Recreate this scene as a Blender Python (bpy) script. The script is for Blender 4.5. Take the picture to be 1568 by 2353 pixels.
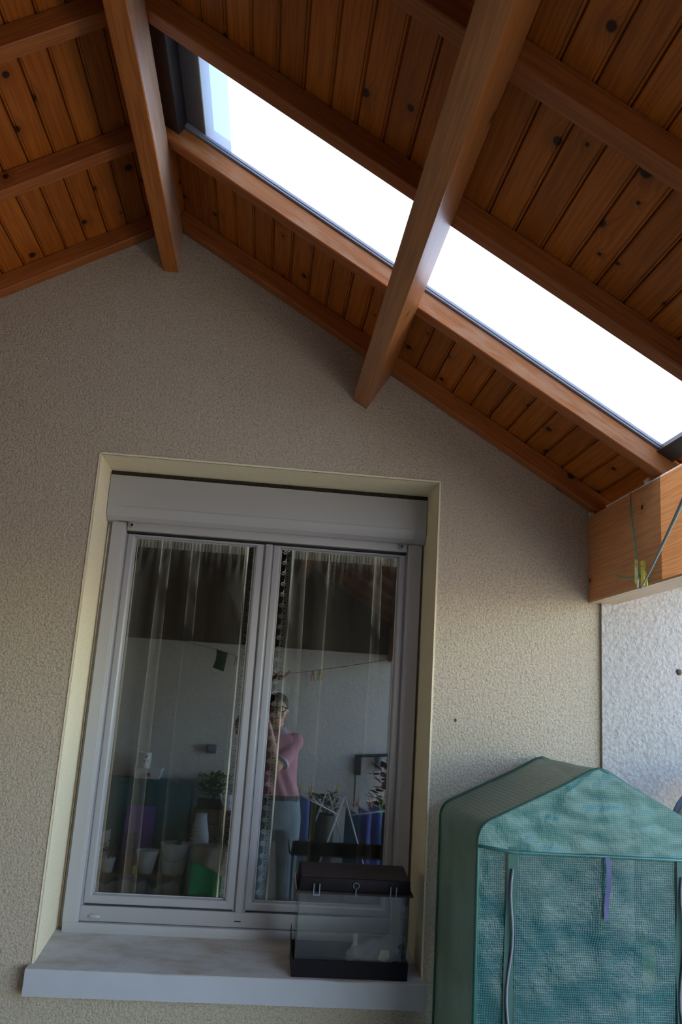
import bpy, bmesh, math, random
from mathutils import Vector, Matrix, noise
from math import sin, cos, tan, atan, atan2, radians, pi, sqrt

for o in list(bpy.data.objects):
    bpy.data.objects.remove(o)
scene = bpy.context.scene
COL = scene.collection
random.seed(4)

# ------------------------------------------------------------------ camera
PITCH, YAW, ROLL, FPX = 0.2254, -0.0791, 0.0648, 1933.03
CAM = Vector((0.6226, -2.8741, 0.8305))
fw = Vector((-sin(YAW) * cos(PITCH), cos(YAW) * cos(PITCH), sin(PITCH)))
rt = Vector((cos(YAW), sin(YAW), 0))
up = rt.cross(fw)
rr = cos(ROLL) * rt + sin(ROLL) * up
uu = -sin(ROLL) * rt + cos(ROLL) * up
cd = bpy.data.cameras.new('camera')
cd.sensor_fit = 'VERTICAL'
cd.sensor_height = 36
cd.sensor_width = 24
cd.lens = 36 * FPX / 2353
cd.clip_start = 0.02
cam = bpy.data.objects.new('camera', cd)
cam.matrix_world = Matrix(((rr.x, uu.x, -fw.x, CAM.x), (rr.y, uu.y, -fw.y, CAM.y), (rr.z, uu.z, -fw.z, CAM.z), (0, 0, 0, 1)))
COL.objects.link(cam)
scene.camera = cam

# ------------------------------------------------------------------ sky, sun, exposure
SUN_EL = 58.0
world = bpy.data.worlds.new('world')
scene.world = world
world.use_nodes = True
wn = world.node_tree
bg = wn.nodes['Background']
sky = wn.nodes.new('ShaderNodeTexSky')
sky.sky_type = 'NISHITA'
sky.sun_disc = False
sky.sun_elevation = radians(SUN_EL)
sky.sun_rotation = radians(-90)
sky.air_density = 1.0
sky.dust_density = 0.4
sky.ozone_density = 2.0
wn.links.new(sky.outputs[0], bg.inputs[0])
bg.inputs[1].default_value = 0.53
sl = bpy.data.lights.new('sun', 'SUN')
sl.energy = 7.0
sl.angle = radians(0.6)
sl.color = (1.0, 0.93, 0.82)
so = bpy.data.objects.new('sun', sl)
d = Vector((cos(radians(SUN_EL)), 0, -sin(radians(SUN_EL))))
so.rotation_euler = d.to_track_quat('-Z', 'Y').to_euler()
so.location = (-6, -1, 9)
COL.objects.link(so)
scene.view_settings.view_transform = 'Standard'
scene.view_settings.look = 'None'
scene.view_settings.gamma = 1
scene.view_settings.use_curve_mapping = False
scene.view_settings.exposure = 1.35

# ------------------------------------------------------------------ helpers
FLOOR = -0.87
AX, AZ, TH = 0.166, 2.52, atan(0.6009)      # apex of the rafters' undersides and slope
FAR = -4.2                                   # plane of the opposite wall


def Rp(s, n, y):
    return Vector((AX + s * cos(TH) + n * sin(TH), y, AZ - s * sin(TH) + n * cos(TH)))


def Lp(s, n, y):
    return Vector((AX - s * cos(TH) - n * sin(TH), y, AZ - s * sin(TH) + n * cos(TH)))


def NB():
    return bmesh.new()


def hexa(bm, p):
    v = [bm.verts.new(q) for q in p]
    for f in ((0, 3, 2, 1), (4, 5, 6, 7), (0, 1, 5, 4), (1, 2, 6, 5), (2, 3, 7, 6), (3, 0, 4, 7)):
        bm.faces.new([v[i] for i in f])
    return v


def box(bm, x0, x1, y0, y1, z0, z1):
    return hexa(bm, [(x0, y0, z0), (x1, y0, z0), (x1, y1, z0), (x0, y1, z0), (x0, y0, z1), (x1, y0, z1), (x1, y1, z1), (x0, y1, z1)])


def bev(bm, w, seg=2):
    bmesh.ops.bevel(bm, geom=list(bm.edges), offset=w, segments=seg, affect='EDGES', profile=0.6)
    return bm


def prism(bm, pts, off):
    a = [bm.verts.new(p) for p in pts]
    b = [bm.verts.new(Vector(p) + Vector(off)) for p in pts]
    n = len(a)
    bm.faces.new(a)
    bm.faces.new(b[::-1])
    for i in range(n):
        bm.faces.new((a[i], b[i], b[(i + 1) % n], a[(i + 1) % n]))


def loft(bm, rings, cap=True, closed=True):
    vs = [[bm.verts.new(p) for p in r] for r in rings]
    n = len(vs[0])
    for a, b in zip(vs, vs[1:]):
        for i in range(n if closed else n - 1):
            bm.faces.new((a[i], a[(i + 1) % n], b[(i + 1) % n], b[i]))
    if cap and closed:
        bm.faces.new(vs[0][::-1])
        bm.faces.new(vs[-1])
    return vs


def lathe(bm, prof, cx=0, cy=0, n=24):
    rings = [[(cx + r * cos(2 * pi * i / n), cy + r * sin(2 * pi * i / n), z) for i in range(n)] for r, z in prof]
    loft(bm, rings)


def tube(bm, pts, r, n=8):
    pts = [Vector(p) for p in pts]
    if isinstance(r, (int, float)):
        r = [r] * len(pts)
    rings = []
    ref = Vector((0.123, 0.31, 0.94))
    for i, p in enumerate(pts):
        t = (pts[min(i + 1, len(pts) - 1)] - pts[max(i - 1, 0)]).normalized()
        a = t.cross(ref)
        if a.length < 0.05:
            a = t.cross(Vector((1, 0, 0)))
        a.normalize()
        b = t.cross(a)
        rings.append([p + (a * cos(2 * pi * k / n) + b * sin(2 * pi * k / n)) * r[i] for k in range(n)])
    loft(bm, rings)


def ball(bm, c, r, rot=None, u=16, v=10):
    if isinstance(r, (int, float)):
        r = (r, r, r)
    m = Matrix.Translation(Vector(c))
    if rot:
        m = m @ Matrix.Rotation(rot[2], 4, 'Z') @ Matrix.Rotation(rot[1], 4, 'Y') @ Matrix.Rotation(rot[0], 4, 'X')
    m = m @ Matrix.Diagonal((r[0], r[1], r[2], 1))
    top, bot = bm.verts.new(m @ Vector((0, 0, 1))), bm.verts.new(m @ Vector((0, 0, -1)))
    rows = [[bm.verts.new(m @ Vector((sin(pi * j / v) * cos(2 * pi * i / u), sin(pi * j / v) * sin(2 * pi * i / u), cos(pi * j / v)))) for i in range(u)] for j in range(1, v)]
    for i in range(u):
        k = (i + 1) % u
        bm.faces.new((top, rows[0][i], rows[0][k]))
        bm.faces.new((bot, rows[-1][k], rows[-1][i]))
        for ra, rb in zip(rows, rows[1:]):
            bm.faces.new((ra[i], rb[i], rb[k], ra[k]))


def limb(bm, pts, rad, n=12):
    tube(bm, pts, rad, n)
    for p, r in zip(pts, rad):
        ball(bm, p, r * 0.995, u=12, v=8)


def grid(bm, f, nu, nv):
    v = [[bm.verts.new(f(i / nu, j / nv)) for i in range(nu + 1)] for j in range(nv + 1)]
    for j in range(nv):
        for i in range(nu):
            bm.faces.new((v[j][i], v[j][i + 1], v[j + 1][i + 1], v[j + 1][i]))


def finish(bm, name, mat, smooth):
    bmesh.ops.recalc_face_normals(bm, faces=list(bm.faces))
    me = bpy.data.meshes.new(name)
    bm.to_mesh(me)
    bm.free()
    if smooth:
        for p in me.polygons:
            p.use_smooth = True
        if smooth != 'all':
            try:
                me.set_sharp_from_angle(angle=radians(smooth if smooth is not True else 40))
            except Exception:
                pass
    if mat:
        me.materials.append(mat)
    return me


def world_of(o):
    m = o.matrix_basis.copy()
    while o.parent:
        m = o.parent.matrix_basis @ o.matrix_parent_inverse @ m if False else (o.parent.matrix_basis @ (o.matrix_parent_inverse @ m))
        o = o.parent
    return m


def obj(name, bm, mat, parent=None, smooth=False, local=False):
    """Mesh given in world coordinates (local=True: in the parent's coordinates)."""
    o = bpy.data.objects.new(name, finish(bm, name, mat, smooth))
    COL.objects.link(o)
    if parent:
        o.parent = parent
        if not local:
            o.matrix_parent_inverse = world_of(parent).inverted()
    return o


def tag(o, label, cat, group=None):
    o['label'] = label
    o['category'] = cat
    if group:
        o['group'] = group
    return o


def thing(name, label, cat, loc=(0, 0, 0), rot=(0, 0, 0), group=None):
    o = bpy.data.objects.new(name, None)
    o.empty_display_size = 0.05
    COL.objects.link(o)
    o.location = loc
    o.rotation_euler = rot
    return tag(o, label, cat, group)


def struct(o):
    o['kind'] = 'structure'
    return o


def stuff(o):
    o['kind'] = 'stuff'
    return o


def copy_tree(o, parent=None):
    c = o.copy()
    COL.objects.link(c)
    if parent:
        c.parent = parent
    for ch in list(o.children):
        copy_tree(ch, c)
    return c


def remesh(bm, voxel, it=6, fac=0.5):
    bmesh.ops.recalc_face_normals(bm, faces=list(bm.faces))
    me = bpy.data.meshes.new('tmp')
    bm.to_mesh(me)
    bm.free()
    o = bpy.data.objects.new('tmp', me)
    COL.objects.link(o)
    m = o.modifiers.new('r', 'REMESH')
    m.mode = 'VOXEL'
    m.voxel_size = voxel
    s = o.modifiers.new('s', 'SMOOTH')
    s.factor = fac
    s.iterations = it
    dg = bpy.context.evaluated_depsgraph_get()
    ev = o.evaluated_get(dg)
    nb = bmesh.new()
    nb.from_mesh(ev.to_mesh())
    ev.to_mesh_clear()
    bpy.data.objects.remove(o)
    bpy.data.meshes.remove(me)
    return nb


# ------------------------------------------------------------------ materials
class NT:
    def __init__(self, name):
        self.m = bpy.data.materials.new(name)
        self.m.use_nodes = True
        self.t = self.m.node_tree
        self.b = self.t.nodes['Principled BSDF']
        self.out = self.t.nodes['Material Output']

    def n(self, typ, **kw):
        nd = self.t.nodes.new(typ)
        for k, v in kw.items():
            if k.startswith('i_'):
                key = k[2:]
                key = int(key) if key.isdigit() else key
                nd.inputs[key].default_value = v
            else:
                setattr(nd, k, v)
        return nd

    def l(self, a, b):
        self.t.links.new(a, b)

    def math(self, op, a, b=None, c=None):
        nd = self.n('ShaderNodeMath', operation=op)
        for i, v in enumerate((a, b, c)):
            if v is None:
                continue
            if isinstance(v, (int, float)):
                nd.inputs[i].default_value = v
            else:
                self.l(v, nd.inputs[i])
        return nd.outputs[0]

    def mix(self, fac, a, b, mode='MIX'):
        nd = self.n('ShaderNodeMix', data_type='RGBA', blend_type=mode)
        for sock, v in ((nd.inputs[0], fac), (nd.inputs[6], a), (nd.inputs[7], b)):
            if isinstance(v, (int, float)):
                sock.default_value = v
            elif isinstance(v, tuple):
                sock.default_value = v if len(v) == 4 else (*v, 1)
            else:
                self.l(v, sock)
        return nd.outputs[2]

    def ramp(self, fac, stops):
        nd = self.n('ShaderNodeValToRGB')
        el = nd.color_ramp.elements
        while len(el) < len(stops):
            el.new(0.5)
        for e, (p, c) in zip(el, stops):
            e.position = p
            e.color = c if len(c) == 4 else (*c, 1)
        self.l(fac, nd.inputs[0])
        return nd.outputs[0]

    def noise(self, vec, scale, detail=3, rough=0.55):
        nd = self.n('ShaderNodeTexNoise')
        nd.inputs['Scale'].default_value = scale
        nd.inputs['Detail'].default_value = detail
        nd.inputs['Roughness'].default_value = rough
        self.l(vec, nd.inputs['Vector'])
        return nd.outputs[0]

    def mapping(self, vec, scale, loc=(0, 0, 0)):
        nd = self.n('ShaderNodeMapping')
        nd.inputs['Scale'].default_value = scale
        nd.inputs['Location'].default_value = loc
        self.l(vec, nd.inputs[0])
        return nd.outputs[0]

    def obj(self, rnd=False):
        v = self.n('ShaderNodeTexCoord').outputs['Object']
        if rnd:
            r = self.n('ShaderNodeObjectInfo').outputs['Random']
            cb = self.n('ShaderNodeCombineXYZ')
            self.l(self.math('MULTIPLY', r, 17.3), cb.inputs[0])
            self.l(self.math('MULTIPLY', r, 41.7), cb.inputs[1])
            self.l(self.math('MULTIPLY', r, 9.1), cb.inputs[2])
            ad = self.n('ShaderNodeVectorMath', operation='ADD')
            self.l(v, ad.inputs[0])
            self.l(cb.outputs[0], ad.inputs[1])
            v = ad.outputs[0]
        return v

    def bump(self, h, strength, dist):
        nd = self.n('ShaderNodeBump')
        nd.inputs['Strength'].default_value = strength
        nd.inputs['Distance'].default_value = dist
        self.l(h, nd.inputs['Height'])
        self.l(nd.outputs[0], self.b.inputs['Normal'])

    def set(self, **kw):
        for k, v in kw.items():
            s = self.b.inputs[k.replace('_', ' ')]
            if isinstance(v, tuple):
                v = v if len(v) == 4 else (*v, 1)
            s.default_value = v
        return self


def plain(name, col, rough=0.5, metal=0.0, spec=0.5, var=0.12, vscale=30, bump=0.0):
    t = NT(name)
    t.set(Roughness=rough, Metallic=metal)
    t.b.inputs['Specular IOR Level'].default_value = spec
    v = t.obj()
    nz = t.noise(v, vscale, 4)
    c2 = tuple(c * (1 - var) for c in col)
    t.l(t.ramp(nz, [(0.3, c2), (0.7, col)]), t.b.inputs['Base Color'])
    if bump:
        t.bump(nz, 0.5, bump)
    return t.m


def wood(name, light, dark, axis, knots=5.5, rough=0.42, knot_show=0.45, spec=0.28, patch=0.0, knot_r=0.055):
    t = NT(name)
    v = t.obj(rnd=True)
    sep = t.n('ShaderNodeSeparateXYZ')
    t.l(v, sep.inputs[0])
    ax = sep.outputs[axis]
    oth = [sep.outputs[i] for i in range(3) if i != axis]
    cross = t.math('ADD', oth[0], t.math('MULTIPLY', oth[1], 0.9))
    # knots
    uv = t.n('ShaderNodeCombineXYZ')
    t.l(t.math('MULTIPLY', ax, 0.8), uv.inputs[0])
    t.l(cross, uv.inputs[1])
    vo = t.n('ShaderNodeTexVoronoi', voronoi_dimensions='2D')
    vo.inputs['Scale'].default_value = knots
    t.l(uv.outputs[0], vo.inputs['Vector'])
    csep = t.n('ShaderNodeSeparateColor')
    t.l(vo.outputs['Color'], csep.inputs[0])
    show = t.math('GREATER_THAN', csep.outputs[0], 1 - knot_show)
    rad = t.math('MULTIPLY_ADD', csep.outputs[1], knot_r, knot_r * 0.45)
    kd = t.math('DIVIDE', vo.outputs['Distance'], rad)
    kmask = t.math('MULTIPLY', t.ramp(kd, [(0.60, (1, 1, 1)), (0.85, (0, 0, 0))]), show)
    halo = t.math('MULTIPLY', t.ramp(t.math('MULTIPLY', kd, 0.33), [(0.2, (1, 1, 1)), (1.0, (0, 0, 0))]), show)
    # grain, bending round the knots
    g = t.n('ShaderNodeCombineXYZ')
    t.l(t.math('MULTIPLY', ax, 1.1), g.inputs[0])
    t.l(t.math('MULTIPLY_ADD', halo, 0.5, t.math('MULTIPLY', oth[0], 34)), g.inputs[1])
    t.l(t.math('MULTIPLY', oth[1], 34), g.inputs[2])
    n1 = t.noise(g.outputs[0], 1.0, 3, 0.6)
    wv = t.math('SINE', t.math('MULTIPLY', n1, 42))
    g2 = t.n('ShaderNodeCombineXYZ')
    t.l(t.math('MULTIPLY', ax, 7), g2.inputs[0])
    t.l(t.math('MULTIPLY', oth[0], 330), g2.inputs[1])
    t.l(t.math('MULTIPLY', oth[1], 330), g2.inputs[2])
    n2 = t.noise(g2.outputs[0], 1.0, 2)
    big = t.noise(v, 2.3, 2)
    fac = t.math('ADD', t.math('MULTIPLY_ADD', wv, 0.16, 0.30), t.math('MULTIPLY_ADD', n2, 0.35, t.math('MULTIPLY_ADD', big, 0.5, -0.38)))
    col = t.ramp(fac, [(0.12, light), (0.8, dark)])
    rnd = t.n('ShaderNodeObjectInfo').outputs['Random']
    tone = t.math('MULTIPLY_ADD', rnd, 0.24, 0.86)
    tc = t.n('ShaderNodeCombineColor')
    for i in range(3):
        t.l(tone, tc.inputs[i])
    col = t.mix(1.0, col, tc.outputs[0], 'MULTIPLY')
    col = t.mix(t.math('MULTIPLY', halo, 0.35), col, tuple(c * 0.55 for c in dark))
    col = t.mix(t.math('MULTIPLY', kmask, 0.95), col, (0.020, 0.006, 0.003))
    if patch:     # skylight sheen painted into the colour as pale blotches
        pv = t.n('ShaderNodeCombineXYZ')
        t.l(t.math('MULTIPLY', ax, 4.0), pv.inputs[0])
        t.l(t.math('MULTIPLY', oth[0], 16.0), pv.inputs[1])
        t.l(t.math('MULTIPLY', oth[1], 16.0), pv.inputs[2])
        pn = t.noise(pv.outputs[0], 2.0, 4, 0.6)
        pm = t.ramp(pn, [(0.47, (0, 0, 0)), (0.62, (1, 1, 1))])
        col = t.mix(t.math('MULTIPLY', pm, patch), col, (0.46, 0.27, 0.16))
    t.l(col, t.b.inputs['Base Color'])
    t.set(Roughness=rough)
    t.b.inputs['Specular IOR Level'].default_value = spec
    t.bump(t.math('ADD', t.math('MULTIPLY', wv, 0.3), n2), 0.25, 0.0012)
    return t.m


def stucco(name, col, grain, depth, pit_dark=0.2):
    t = NT(name)
    v = t.obj()
    n1 = t.noise(v, grain, 4, 0.6)
    vo = t.n('ShaderNodeTexVoronoi', feature='SMOOTH_F1')
    vo.inputs['Scale'].default_value = grain * 0.8
    vo.inputs['Smoothness'].default_value = 0.6
    wob = t.n('ShaderNodeVectorMath', operation='ADD')
    nz = t.n('ShaderNodeTexNoise')
    nz.inputs['Scale'].default_value = grain * 0.5
    t.l(v, nz.inputs['Vector'])
    sc = t.n('ShaderNodeVectorMath', operation='SCALE')
    sc.inputs['Scale'].default_value = 1.4 / grain
    t.l(nz.outputs['Color'], sc.inputs[0])
    t.l(v, wob.inputs[0])
    t.l(sc.outputs[0], wob.inputs[1])
    t.l(wob.outputs[0], vo.inputs['Vector'])
    n3 = t.noise(v, grain * 0.45, 5, 0.72)
    h = t.math('ADD', t.math('MULTIPLY', n3, 1.3), t.math('MULTIPLY', vo.outputs['Distance'], -0.45))
    big = t.noise(v, 1.7, 3)
    pits = t.ramp(t.math('SUBTRACT', n1, t.math('MULTIPLY', vo.outputs['Distance'], 0.25)), [(0.24, tuple(c * (1 - pit_dark) for c in col)), (0.45, col)])  # darker tone in the pits
    c = t.mix(t.ramp(big, [(0.3, (0, 0, 0)), (0.8, (0.5, 0.5, 0.5))]), pits, tuple(c * 0.86 for c in col))
    t.l(c, t.b.inputs['Base Color'])
    t.set(Roughness=0.95)
    t.b.inputs['Specular IOR Level'].default_value = 0.15
    t.bump(h, 1.0, depth)
    return t.m


M = {}
PL, PD = (0.45, 0.128, 0.015), (0.24, 0.051, 0.005)
M['board'] = wood('pine_board', PL, PD, 1, knots=5.6, knot_show=0.85, knot_r=0.075)
M['rafter'] = wood('pine_rafter', (0.40, 0.125, 0.030), (0.22, 0.056, 0.012), 0, knots=3.0, knot_show=0.3, knot_r=0.045)
M['rafter_painted_sheen'] = wood('pine_rafter_painted_sheen', (0.40, 0.15, 0.045), (0.25, 0.08, 0.02), 0, knots=3.0, knot_show=0.35, patch=0.45, knot_r=0.045, spec=0.25, rough=0.4)  # front face beside the skylight: its light painted in as paler wood
M['beam'] = wood('pine_beam', (0.44, 0.16, 0.038), (0.24, 0.07, 0.013), 1, knots=3.5, knot_show=0.35, knot_r=0.05, spec=0.6, rough=0.38)
M['ridge'] = wood('pine_ridge', (0.46, 0.15, 0.028), (0.27, 0.07, 0.010), 1, knots=2.6, knot_show=0.4, knot_r=0.045)
M['ridge_painted_sheen'] = wood('pine_ridge_painted_sheen', (0.62, 0.42, 0.31), (0.42, 0.24, 0.15), 1, knots=2.6, knot_show=0.2, patch=0.8, knot_r=0.045, spec=1.0, rough=0.34)  # right face painted pale for the light the skylight throws on it
M['glulam'] = wood('glulam', (0.62, 0.30, 0.125), (0.42, 0.155, 0.05), 1, knots=7.0, knot_show=0.5, rough=0.5, knot_r=0.05)
M['painted_bounce'] = wood('pine_painted_bounce', (0.70, 0.55, 0.38), (0.52, 0.36, 0.21), 1, knots=3.0, knot_show=0.2)  # cream tone stands for sunlight bounced onto the eave beam's underside
M['wall'] = stucco('beige_roughcast', (0.56, 0.475, 0.355), 165, 0.0046, 0.34)
M['wall_white'] = stucco('pale_coarse_roughcast', (0.47, 0.44, 0.40), 85, 0.0065, 0.25)
M['reveal'] = stucco('cream_reveal_plaster', (0.82, 0.72, 0.50), 190, 0.0012, 0.12)
M['wall_grey'] = stucco('grey_white_roughcast', (0.84, 0.83, 0.79), 60, 0.006, 0.15)
M['concrete'] = plain('floor_concrete', (0.27, 0.25, 0.23), 0.8, vscale=6)
M['ground'] = plain('garden_gravel', (0.47, 0.40, 0.30), 0.95, vscale=40, var=0.3)
M['pvc'] = plain('white_pvc', (0.37, 0.365, 0.37), 0.35, var=0.05, vscale=8)
M['alu'] = plain('lacquered_aluminium', (0.42, 0.415, 0.41), 0.4, var=0.04, vscale=6)
M['rubber'] = plain('black_rubber', (0.012, 0.012, 0.014), 0.6)
M['dark_metal'] = plain('dark_brown_metal', (0.022, 0.02, 0.02), 0.45, var=0.3)
M['zinc'] = plain('grey_glazing_profile', (0.36, 0.40, 0.48), 0.4, metal=0.2)
M['tile'] = plain('roof_tile', (0.35, 0.13, 0.07), 0.8, vscale=20, var=0.3)
M['black_plastic'] = plain('black_plastic', (0.010, 0.007, 0.011), 0.5, var=0.3, spec=0.2)
M['brown_plastic'] = plain('dusty_brown_plastic', (0.050, 0.037, 0.033), 0.7, var=0.25, vscale=40, spec=0.2)
M['white_plastic'] = plain('white_plastic', (0.86, 0.88, 0.90), 0.4, var=0.04)
M['foam'] = plain('white_foam', (0.8, 0.8, 0.75), 0.9, var=0.15, vscale=60, bump=0.004)
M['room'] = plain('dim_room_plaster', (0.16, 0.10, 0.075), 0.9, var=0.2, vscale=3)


# stone sill: pale, with stains
t = NT('stone_sill')
v = t.obj()
st = t.noise(t.mapping(v, (1.0, 2.2, 1.0)), 5, 5, 0.65)
fine = t.noise(v, 160, 3)
c = t.ramp(st, [(0.34, (0.37, 0.32, 0.26)), (0.56, (0.50, 0.49, 0.475))])
spk = t.ramp(fine, [(0.24, (0.5, 0.48, 0.45)), (0.34, (1, 1, 1))])
t.l(t.mix(1.0, c, spk, 'MULTIPLY'), t.b.inputs['Base Color'])
t.set(Roughness=0.75)
t.bump(fine, 0.3, 0.001)
M['stone'] = t.m
M['stone_front'] = plain('stone_sill_front', (0.44, 0.45, 0.47), 0.7, var=0.06, vscale=12)


def glass(name, tint, ior, haze=0.0):
    t = NT(name)
    tr = t.n('ShaderNodeBsdfTransparent')
    tr.inputs[0].default_value = (*tint, 1)
    gl = t.n('ShaderNodeBsdfGlossy')
    gl.inputs['Roughness'].default_value = 0.0
    fr = t.n('ShaderNodeFresnel')
    fr.inputs[0].default_value = ior
    mx = t.n('ShaderNodeMixShader')
    t.l(fr.outputs[0], mx.inputs[0])
    t.l(tr.outputs[0], mx.inputs[1])
    t.l(gl.outputs[0], mx.inputs[2])
    res = mx.outputs[0]
    if haze:
        df = t.n('ShaderNodeBsdfDiffuse')
        df.inputs[0].default_value = (0.6, 0.6, 0.56, 1)
        m2 = t.n('ShaderNodeMixShader')
        nz = t.noise(t.obj(), 7, 4)
        t.l(t.ramp(nz, [(0.3, (haze * 0.5,) * 3), (0.8, (haze * 1.5,) * 3)]), m2.inputs[0])
        t.l(res, m2.inputs[1])
        t.l(df.outputs[0], m2.inputs[2])
        res = m2.outputs[0]
    t.l(res, t.out.inputs[0])
    return t.m


M['glass'] = glass('window_glass', (0.96, 0.985, 0.98), 1.92)
M['tank'] = glass('dusty_tank_glass', (0.965, 0.98, 0.975), 1.42, 0.045)


def sheer(name, col, transp, rough_noise=0.0):
    t = NT(name)
    tr = t.n('ShaderNodeBsdfTransparent')
    df = t.n('ShaderNodeBsdfDiffuse')
    tl = t.n('ShaderNodeBsdfTranslucent')
    df.inputs[0].default_value = (*col, 1)
    tl.inputs[0].default_value = (*col, 1)
    a = t.n('ShaderNodeMixShader')
    a.inputs[0].default_value = 0.4
    t.l(df.outputs[0], a.inputs[1])
    t.l(tl.outputs[0], a.inputs[2])
    b = t.n('ShaderNodeMixShader')
    b.inputs[0].default_value = transp
    t.l(a.outputs[0], b.inputs[1])
    t.l(tr.outputs[0], b.inputs[2])
    t.l(b.outputs[0], t.out.inputs[0])
    return t.m


M['sheer'] = sheer('sheer_curtain', (0.46, 0.45, 0.41), 0.68)
M['sheer_heading'] = sheer('sheer_curtain_heading', (0.34, 0.34, 0.31), 0.78)
M['lace'] = sheer('lace', (0.62, 0.61, 0.56), 0.06)
M['clear_bag'] = sheer('clear_plastic_bag', (0.78, 0.78, 0.74), 0.50)

# twin-wall polycarbonate: channels run down the slope (local x)
t = NT('polycarbonate')
v = t.obj()
sp = t.n('ShaderNodeSeparateXYZ')
t.l(v, sp.inputs[0])
rib = t.math('PINGPONG', t.math('MULTIPLY', sp.outputs[1], 200), 1.0)
stripe = t.ramp(rib, [(0.0, (0.27, 0.28, 0.29)), (0.25, (0.42, 0.43, 0.44))])
tl = t.n('ShaderNodeBsdfTranslucent')
t.l(stripe, tl.inputs[0])
tr = t.n('ShaderNodeBsdfTransparent')
gl = t.n('ShaderNodeBsdfGlossy')
gl.inputs['Roughness'].default_value = 0.15
df = t.n('ShaderNodeBsdfDiffuse')
df.inputs[0].default_value = (0.75, 0.77, 0.8, 1)
m1 = t.n('ShaderNodeMixShader', i_0=0.18)
t.l(tl.outputs[0], m1.inputs[1])
t.l(tr.outputs[0], m1.inputs[2])
m2 = t.n('ShaderNodeMixShader', i_0=0.06)
t.l(m1.outputs[0], m2.inputs[1])
t.l(gl.outputs[0], m2.inputs[2])
m3 = t.n('ShaderNodeMixShader', i_0=0.12)
t.l(m2.outputs[0], m3.inputs[1])
t.l(df.outputs[0], m3.inputs[2])
t.l(m3.outputs[0], t.out.inputs[0])
M['poly'] = t.m


# mesh-reinforced greenhouse film
def film(name, base, thread, clear):
    t = NT(name)
    v = t.obj()
    sp = t.n('ShaderNodeSeparateXYZ')
    t.l(v, sp.inputs[0])
    wob = t.noise(v, 9, 2)
    a = t.math('ADD', t.math('ADD', sp.outputs[0], sp.outputs[1]), t.math('MULTIPLY', wob, 0.002))
    b = t.math('ADD', sp.outputs[2], t.math('MULTIPLY', wob, 0.003))
    f1 = t.math('PINGPONG', t.math('MULTIPLY', a, 340), 1.0)
    f2 = t.math('PINGPONG', t.math('MULTIPLY', b, 340), 1.0)
    th = t.math('MAXIMUM', t.math('LESS_THAN', f1, 0.34), t.math('LESS_THAN', f2, 0.34))
    big = t.noise(v, 5.5, 4, 0.6)
    c = t.mix(t.ramp(big, [(0.35, (0, 0, 0)), (0.7, (1, 1, 1))]), base, tuple(min(1, x * 1.5) for x in base))
    c = t.mix(t.math('MULTIPLY', th, 0.62), c, thread)
    t.l(c, t.b.inputs['Base Color'])
    t.set(Roughness=0.28)
    t.b.inputs['Specular IOR Level'].default_value = 0.5
    t.bump(t.math('ADD', t.math('MULTIPLY', th, 0.15), t.noise(v, 26, 3)), 0.55, 0.006)
    tl = t.n('ShaderNodeBsdfTranslucent')
    t.l(c, tl.inputs[0])
    tr = t.n('ShaderNodeBsdfTransparent')
    tr.inputs[0].default_value = (0.75, 0.95, 0.9, 1)
    m1 = t.n('ShaderNodeMixShader', i_0=0.35)
    t.l(t.b.outputs[0], m1.inputs[1])
    t.l(tl.outputs[0], m1.inputs[2])
    m2 = t.n('ShaderNodeMixShader')
    t.l(t.math('MULTIPLY', t.math('SUBTRACT', 1.0, th), clear), m2.inputs[0])
    t.l(m1.outputs[0], m2.inputs[1])
    t.l(tr.outputs[0], m2.inputs[2])
    t.l(m2.outputs[0], t.out.inputs[0])
    return t.m


M['film'] = film('green_mesh_film', (0.007, 0.072, 0.074), (0.075, 0.235, 0.235), 0.45)
M['film_dense'] = film('green_mesh_film_double', (0.020, 0.13, 0.115), (0.12, 0.29, 0.265), 0.12)
M['film_side'] = film('grey_green_mesh_film', (0.13, 0.19, 0.145), (0.30, 0.36, 0.28), 0.22)
M['piping'] = plain('dark_green_piping', (0.012, 0.085, 0.06), 0.4)
M['zip_tape'] = plain('green_zip_tape', (0.010, 0.075, 0.055), 0.6)
M['zip'] = plain('grey_zip', (0.15, 0.15, 0.19), 0.4)
M['ribbon'] = plain('violet_ribbon', (0.05, 0.05, 0.15), 0.6)
M['steel_green'] = plain('green_steel_tube', (0.03, 0.12, 0.08), 0.4)
M['yellow'] = plain('yellow_plastic', (0.75, 0.60, 0.08), 0.4)
M['peg_yellow'] = plain('peg_yellow', (0.62, 0.58, 0.10), 0.4)
M['peg_olive'] = plain('peg_olive_yellow', (0.40, 0.44, 0.10), 0.4)
M['peg_red'] = plain('peg_red', (0.7, 0.16, 0.07), 0.4)
M['peg_white'] = plain('peg_white', (0.75, 0.7, 0.75), 0.4)
M['peg_green'] = plain('peg_green', (0.10, 0.50, 0.10), 0.4)
M['peg_orange'] = plain('peg_orange', (0.75, 0.32, 0.06), 0.4)
M['peg_blue'] = plain('peg_blue', (0.10, 0.16, 0.5), 0.4)
M['steel'] = plain('steel_spring', (0.25, 0.25, 0.25), 0.35, metal=0.9)
M['cord_green'] = plain('green_cord', (0.06, 0.34, 0.22), 0.5)
M['cord_grey'] = plain('grey_green_line', (0.22, 0.30, 0.28), 0.5)
M['skin'] = plain('skin', (0.62, 0.36, 0.26), 0.5, var=0.08)
M['pink'] = plain('pink_cotton', (0.60, 0.27, 0.33), 0.9, var=0.08)
M['collar'] = plain('lilac_collar_cotton', (0.68, 0.60, 0.72), 0.9, var=0.06)
M['denim'] = plain('grey_blue_denim', (0.26, 0.32, 0.37), 0.9, var=0.25, vscale=9)
M['hair'] = plain('dark_hair', (0.02, 0.014, 0.01), 0.6)
M['leather'] = plain('dark_leather', (0.03, 0.03, 0.035), 0.5)
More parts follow.
